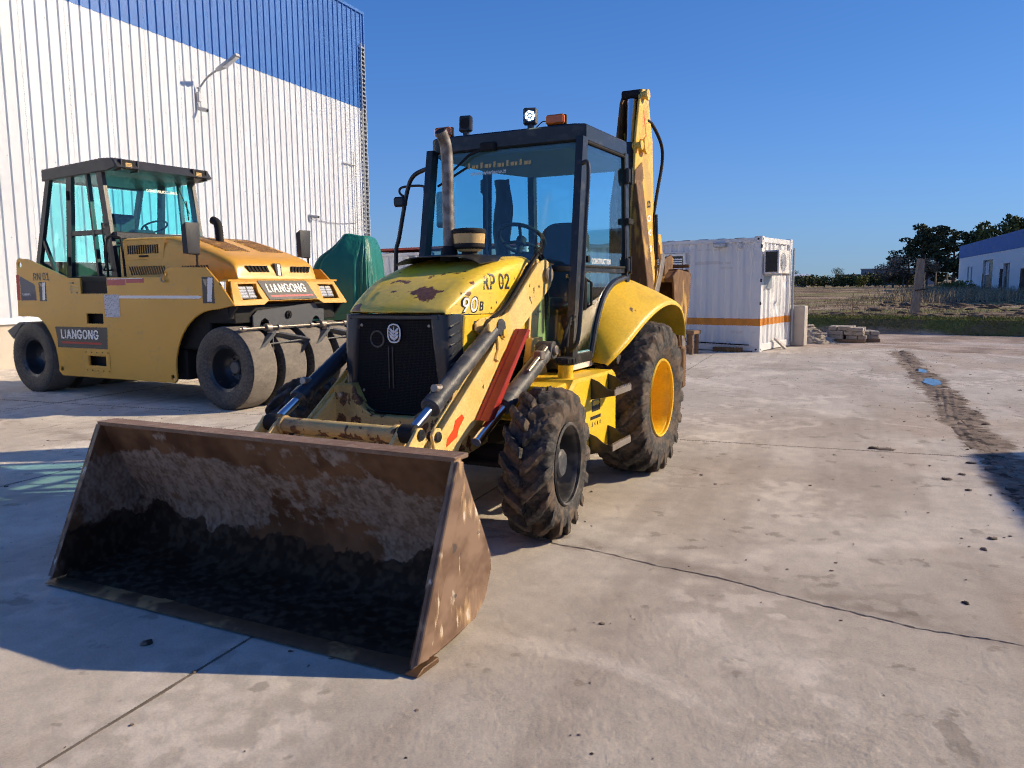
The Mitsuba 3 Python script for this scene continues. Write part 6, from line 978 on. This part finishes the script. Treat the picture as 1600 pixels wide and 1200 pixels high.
def leaves(C, n, s, flat=1.0):
    """n leaf-sized quads spread through a set of ellipsoid clumps (centre, radii)."""
    w = np.array([r[0] * r[1] * r[2] for _, r in C]) ** 0.67; k = rng.choice(len(C), n, p=w / w.sum()); cc = np.array([c for c, _ in C])[k]; rr_ = np.array([r for _, r in C])[k]
    d = rng.normal(size=(n, 3)); d /= np.linalg.norm(d, axis=1, keepdims=True); p = cc + d * rr_ * (0.45 + 0.6 * rng.random((n, 1)) ** 0.5)
    u = rng.normal(size=(n, 3)); u[:, 2] *= flat; u /= np.linalg.norm(u, axis=1, keepdims=True); v = np.cross(u, rng.normal(size=(n, 3))); v /= np.linalg.norm(v, axis=1, keepdims=True); ss = s * (0.6 + 0.8 * rng.random((n, 1)))
    return tm(np.stack([p - u * ss, p + v * ss * 0.55, p + u * ss, p - v * ss * 0.55], 1).reshape(-1, 3), quads(np.arange(4 * n)))
def tree(key, x, y, h, r, kind, n, mtl, label, category='tree', group=None):
    z = float(land(x, y)); K = thing(key, label, category, group); C = []; limbs = [tube(spline([(x, y, z - 0.2), (x + 0.1 * r * rng.normal(), y, z + h * 0.4), (x + 0.1 * r * rng.normal(), y, z + h * 0.85)], 5), np.linspace(0.032 * h, 0.010 * h, 11), 8)]
    if kind == 'layered':
        for i in range(22):
            f = 0.16 + 0.84 * (i + rng.random()) / 22; a = rng.random() * 6.28; R_ = r * (1.0 - 0.62 * max(0, f - 0.45) / 0.55) * (0.35 + 0.65 * rng.random()); c = (x + R_ * math.cos(a), y + R_ * math.sin(a), z + h * f - 0.03 * h); C.append((c, (r * 0.42, r * 0.42, h * 0.045))); limbs.append(tube([(x, y, z + h * f * 0.86), c], [0.010 * h, 0.004 * h], 5))
    elif kind == 'round':
        for i in range(18):
            d = rng.normal(size=3); d /= np.linalg.norm(d); d[2] = abs(d[2]) * 1.1 - 0.25; c = np.array([x, y, z + h * 0.55]) + d * [r * 0.72, r * 0.72, h * 0.38]; C.append((tuple(c), (r * 0.36, r * 0.36, h * 0.13))); limbs.append(tube([(x, y, z + h * 0.35), c], [0.012 * h, 0.004 * h], 5))
    elif kind == 'bare':
        for i in range(26):
            a = rng.random() * 6.28; e = 0.3 + 0.9 * rng.random(); c = np.array([x + r * math.cos(a) * math.cos(e) * 1.1, y + r * math.sin(a) * math.cos(e) * 1.1, z + h * (0.30 + 0.68 * math.sin(e))]); C.append((tuple(c * 0.8 + np.array([x, y, z + h * 0.5]) * 0.2), (r * 0.32, r * 0.32, h * 0.14))); limbs.append(tube([(x, y, z + h * 0.25), c], [0.011 * h, 0.002 * h], 4))
    else:
        for i in range(12): a = rng.random() * 6.28; q = rng.random() ** 0.5 * 0.75; C.append(((x + r * q * math.cos(a), y + r * q * math.sin(a), z + h * (0.28 + 0.45 * rng.random() * (1 - 0.4 * q))), (r * 0.42, r * 0.42, h * 0.28)))
    add(f'{K}__crown', leaves(C, n, 0.028 * h if kind != 'bush' else 0.07 * h, 0.5 if kind == 'layered' else 1.0), mtl, None, False); add(f'{K}__trunk', cat(*limbs), 'm_bark', None, 40)
for x, y, h, r, k, n, l in ((60.5, 120.7, 9.2, 2.3, 'layered', 2600, 'tall dark pine, first of the pair above the concrete post'), (62.4, 119.7, 9.1, 2.2, 'layered', 2600, 'tall dark pine, second of the pair right of the concrete post'), (64.3, 118.7, 8.2, 2.6, 'layered', 2600, 'dark cedar with flat layers just left of the far blue and white shed'), (65.6, 118.1, 7.8, 1.1, 'layered', 900, 'thin young pine peeping between the cedar and the shed'), (59.0, 121.4, 7.3, 1.9, 'layered', 1500, 'shorter dark pine left of the tall pair'), (57.3, 122.3, 5.6, 1.4, 'layered', 900, 'small dark pine at the left end of the row')): tree('pine_tree', x, y, h, r, k, n, 'm_pine', l, group='dark pines beyond the field')
for x, y, h, r, l in ((67.6, 116.9, 9.4, 2.6, 'green round tree left of the others behind the far shed'), (70.3, 115.3, 10.1, 3.2, 'highest round tree behind the far shed'), (73.0, 114.0, 9.9, 3.0, 'round tree behind the far shed at the right edge')): tree('leafy_tree', x, y, h, r, 'round', 2600, 'm_leafgreen', l, group='round trees behind the far shed')
for x, y, h, r, l in ((57.6, 119.8, 4.9, 2.4, 'brown bare tree below the pines'), (55.7, 121.5, 3.7, 2.0, 'low brown bare tree at the left end of the pines'), (60.3, 118.2, 4.4, 1.8, 'ochre thin-leaved tree beside the concrete post')): tree('bare_tree', x, y, h, r, 'bare', 1100, 'm_twig' if 'ochre' not in l else 'm_straw', l)
for i, px in enumerate(np.linspace(49.3, 66.5, 15)):
    yy = 141.6 - 0.47 * (px - 49.5); tree('hedge_bush', px + 0.3 * rng.normal(), yy + rng.normal(), 2.1 + 0.7 * rng.random(), 1.9 + 0.5 * rng.random(), 'bush', 700, 'm_leafgreen' if rng.random() < 0.6 else 'm_darkherb', 'dark green bush in the hedge along the far edge of the field', 'bush', 'bushes of the far hedge')
tree('green_bush', 57.0, 132.0, 2.3, 1.5, 'bush', 600, 'm_grass', 'brighter green bush in front of the far hedge', 'bush')
tree('green_bush', 38.8, 70.4, 1.25, 1.5, 'bush', 900, 'm_grass', 'bright green bush among the weeds before the far shed', 'bush')
tree('green_bush', 42.4, 78.8, 1.3, 1.3, 'bush', 600, 'm_leafgreen', 'darker green bush left of the bright one before the far shed', 'bush')
xw, yw = [], []
for _ in range(46):
    t = rng.random(); X0_, Y0_ = 27 + 22 * rng.random(), 0; d_ = 48 + 45 * rng.random(); ang_ = rng.uniform(0.46, 0.60); xw.append(d_ * math.sin(ang_) + rng.normal(0, 0.5 + 1.2 * rng.random(), 200)); yw.append(d_ * math.cos(ang_) + rng.normal(0, 0.9, 200))
xw, yw = np.concatenate(xw), np.concatenate(yw); add('tall_weeds', blades(xw, yw, 0.25 + 0.55 * rng.random(len(xw)) ** 1.5, 0.03, 0.6), 'm_reed', None, False, kind='stuff', label='tall greyish dry weeds before the far shed and along the fence', category='weeds')
for x, y, h, r_, l in ((33.4, 57.85, 1.55, 0.05, 'thin pale fence post before the shed door'), (39.96, 66.6, 1.95, 0.13, 'dark fence post between the two right shed windows'), (35.45, 56.6, 1.9, 0.17, 'thick dark fence post at the right edge of the picture'), (49.66, 98.1, 2.0, 0.10, 'distant fence post, first right of the concrete post'), (50.8, 97.6, 2.05, 0.10, 'distant fence post, second right of the concrete post'), (51.83, 97.0, 1.95, 0.09, 'distant fence post, third right of the concrete post'), (36.4, 60.2, 1.3, 0.05, 'thin low fence stake before the far shed')):
    k = thing('fence_post', l, 'post', 'fence posts beyond the field'); z = float(land(x, y)); add(f'{k}__shaft', tube([(x, y, z - 0.2), (x + 0.05, y, z + h * 0.99), (x + 0.05, y, z + h)], [r_, r_ * 0.9, r_ * 0.7], 8), 'm_post' if r_ < 0.12 else 'm_bark')
k = thing('concrete_post', 'leaning weathered concrete post at the edge of the field', 'post'); z = float(land(13.83, 27.88)); add(f'{k}__shaft', hull([(13.83 + a * 0.13, 27.88 + b * 0.09, z - 0.2) for a in (-1, 1) for b in (-1, 1)] + [(13.99 + a * 0.11, 27.88 + b * 0.07, z + 1.88) for a in (-1, 1) for b in (-1, 1)]), 'm_post'); add(f'{k}__insulator', cat(rod((14.05, 27.80, z + 1.86), (14.07, 27.80, z + 2.0), 0.03), rod((13.75, 27.74, z + 0.80), (14.2, 27.74, z + 0.86), 0.02)), 'm_matt')
k = thing('field_stake', 'thin rusty stake standing in the field left of the concrete post', 'stake'); z = float(land(12.43, 29.6)); add(f'{k}__shaft', tube([(12.43, 29.6, z - 0.1), (12.45, 29.6, z + 0.75)], 0.014, 6), 'm_boomrust')
Bf = thing('low_building', 'distant low grey blue building beyond the hedge', 'building'); FM = frame(74.9, 174.6, -23); mat('m_farblue', (0.16, 0.20, 0.26), 0.8)
add(f'{Bf}__wall', box(0, 14, 0, 6, -0.5, 4.0, 0), 'm_farblue', FM); add(f'{Bf}__annex', box(-5.2, 0, 1, 6, -0.5, 3.0, 0), 'm_farblue', FM); add(f'{Bf}__roof', box(-0.2, 14.2, -0.2, 6.2, 4.0, 4.15, 0), 'm_galv', FM)
Lf = thing('low_shed', 'long pale low roof just above the hedge beside the container', 'shed'); FM2 = frame(52.5, 158, -23); add(f'{Lf}__wall', box(-4, 4.5, 0, 6, 0, 2.6, 0), 'm_farblue', FM2); add(f'{Lf}__roof', hull([(-4.3, -0.3, 2.55), (4.8, -0.3, 2.55), (-4.3, 3, 3.0), (4.8, 3, 3.0), (-4.3, 6.3, 2.55), (4.8, 6.3, 2.55)]), 'm_sheetwhite', FM2)
for i, (x, y, h) in enumerate(((58.0, 182, 3.6), (60.5, 181, 3.8), (62.8, 180, 3.6), (70.5, 176, 4.0))): tree('far_tree', x, y, h, 1.7, 'round', 420, 'm_leafgreen', 'small round tree far away above the hedge', 'tree', 'small far trees above the hedge')
Sh = thing('far_shed', 'white shed with a blue top band across the field at the right edge', 'shed'); SM = np.eye(4); SM[:3, 0], SM[:3, 1], SM[:3, 3] = -WD, WN, (51.93, 94.70, 0.3)
mat('m_shedwhite', (0.62, 0.64, 0.67), 0.6); mat('m_shedblue', (0.030, 0.115, 0.36), 0.6)
wins = [(6.6, 7.6, 0.8, 2.6, 0), (8.9, 9.9, 0.8, 2.6, 0), (16.2, 21.5, 0.1, 3.1, 1), (26.5, 29.2, 0.5, 2.6, 0), (35.5, 38.5, 0.7, 2.9, 0), (44, 47, 0.7, 2.9, 0)]
add(f'{Sh}__wall', prism([(0, 0), (60, 0), (60, 3.7), (0, 3.7)], 0.0, 0.3, 'y', 0, holes=[win(a + 0.0, b, c, d) for a, b, c, d, _ in wins]), 'm_shedwhite', SM)
add(f'{Sh}__band', box(-0.05, 60, -0.05, 0.3, 3.7, 5.1, 0), 'm_shedblue', SM); add(f'{Sh}__end_wall', box(0, 0.3, 0.3, 18, 0, 3.7, 0), 'm_shedwhite', SM); add(f'{Sh}__end_band', box(-0.05, 0.3, 0.3, 18, 3.7, 5.1, 0), 'm_shedblue', SM); add(f'{Sh}__roof', box(0, 60, 0.2, 18, 4.9, 5.05, 0), 'm_galv', SM)
for a, b, c, d, door in wins:
    if door: k = add(f'{Sh}__door', box(a, b, 0.20, 0.26, c, d, 0), 'm_cowl', SM); add(f'{k}__pane', box(a + 0.6, a + 2.4, 0.15, 0.20, 1.7, d - 0.2, 0), 'm_paper', SM)
    else: k = add(f'{Sh}__window', box(a, b, 0.20, 0.24, c, d, 0), 'm_cowl', SM); add(f'{k}__frame', cat(box(a - 0.1, b + 0.1, -0.06, 0.02, d, d + 0.12, 0), box((a + b) / 2 - 0.06, (a + b) / 2 + 0.06, 0.12, 0.2, c, d, 0)), 'm_shedwhite', SM)
bw = thing('boundary_wall', 'low white wall left of the far shed', 'wall'); add(bw + '__panel', box(-18, -0.2, 2.0, 2.2, -0.2, 1.1, 0), 'm_shedwhite', SM)
labels = {k: v for k, v in labels.items() if v}
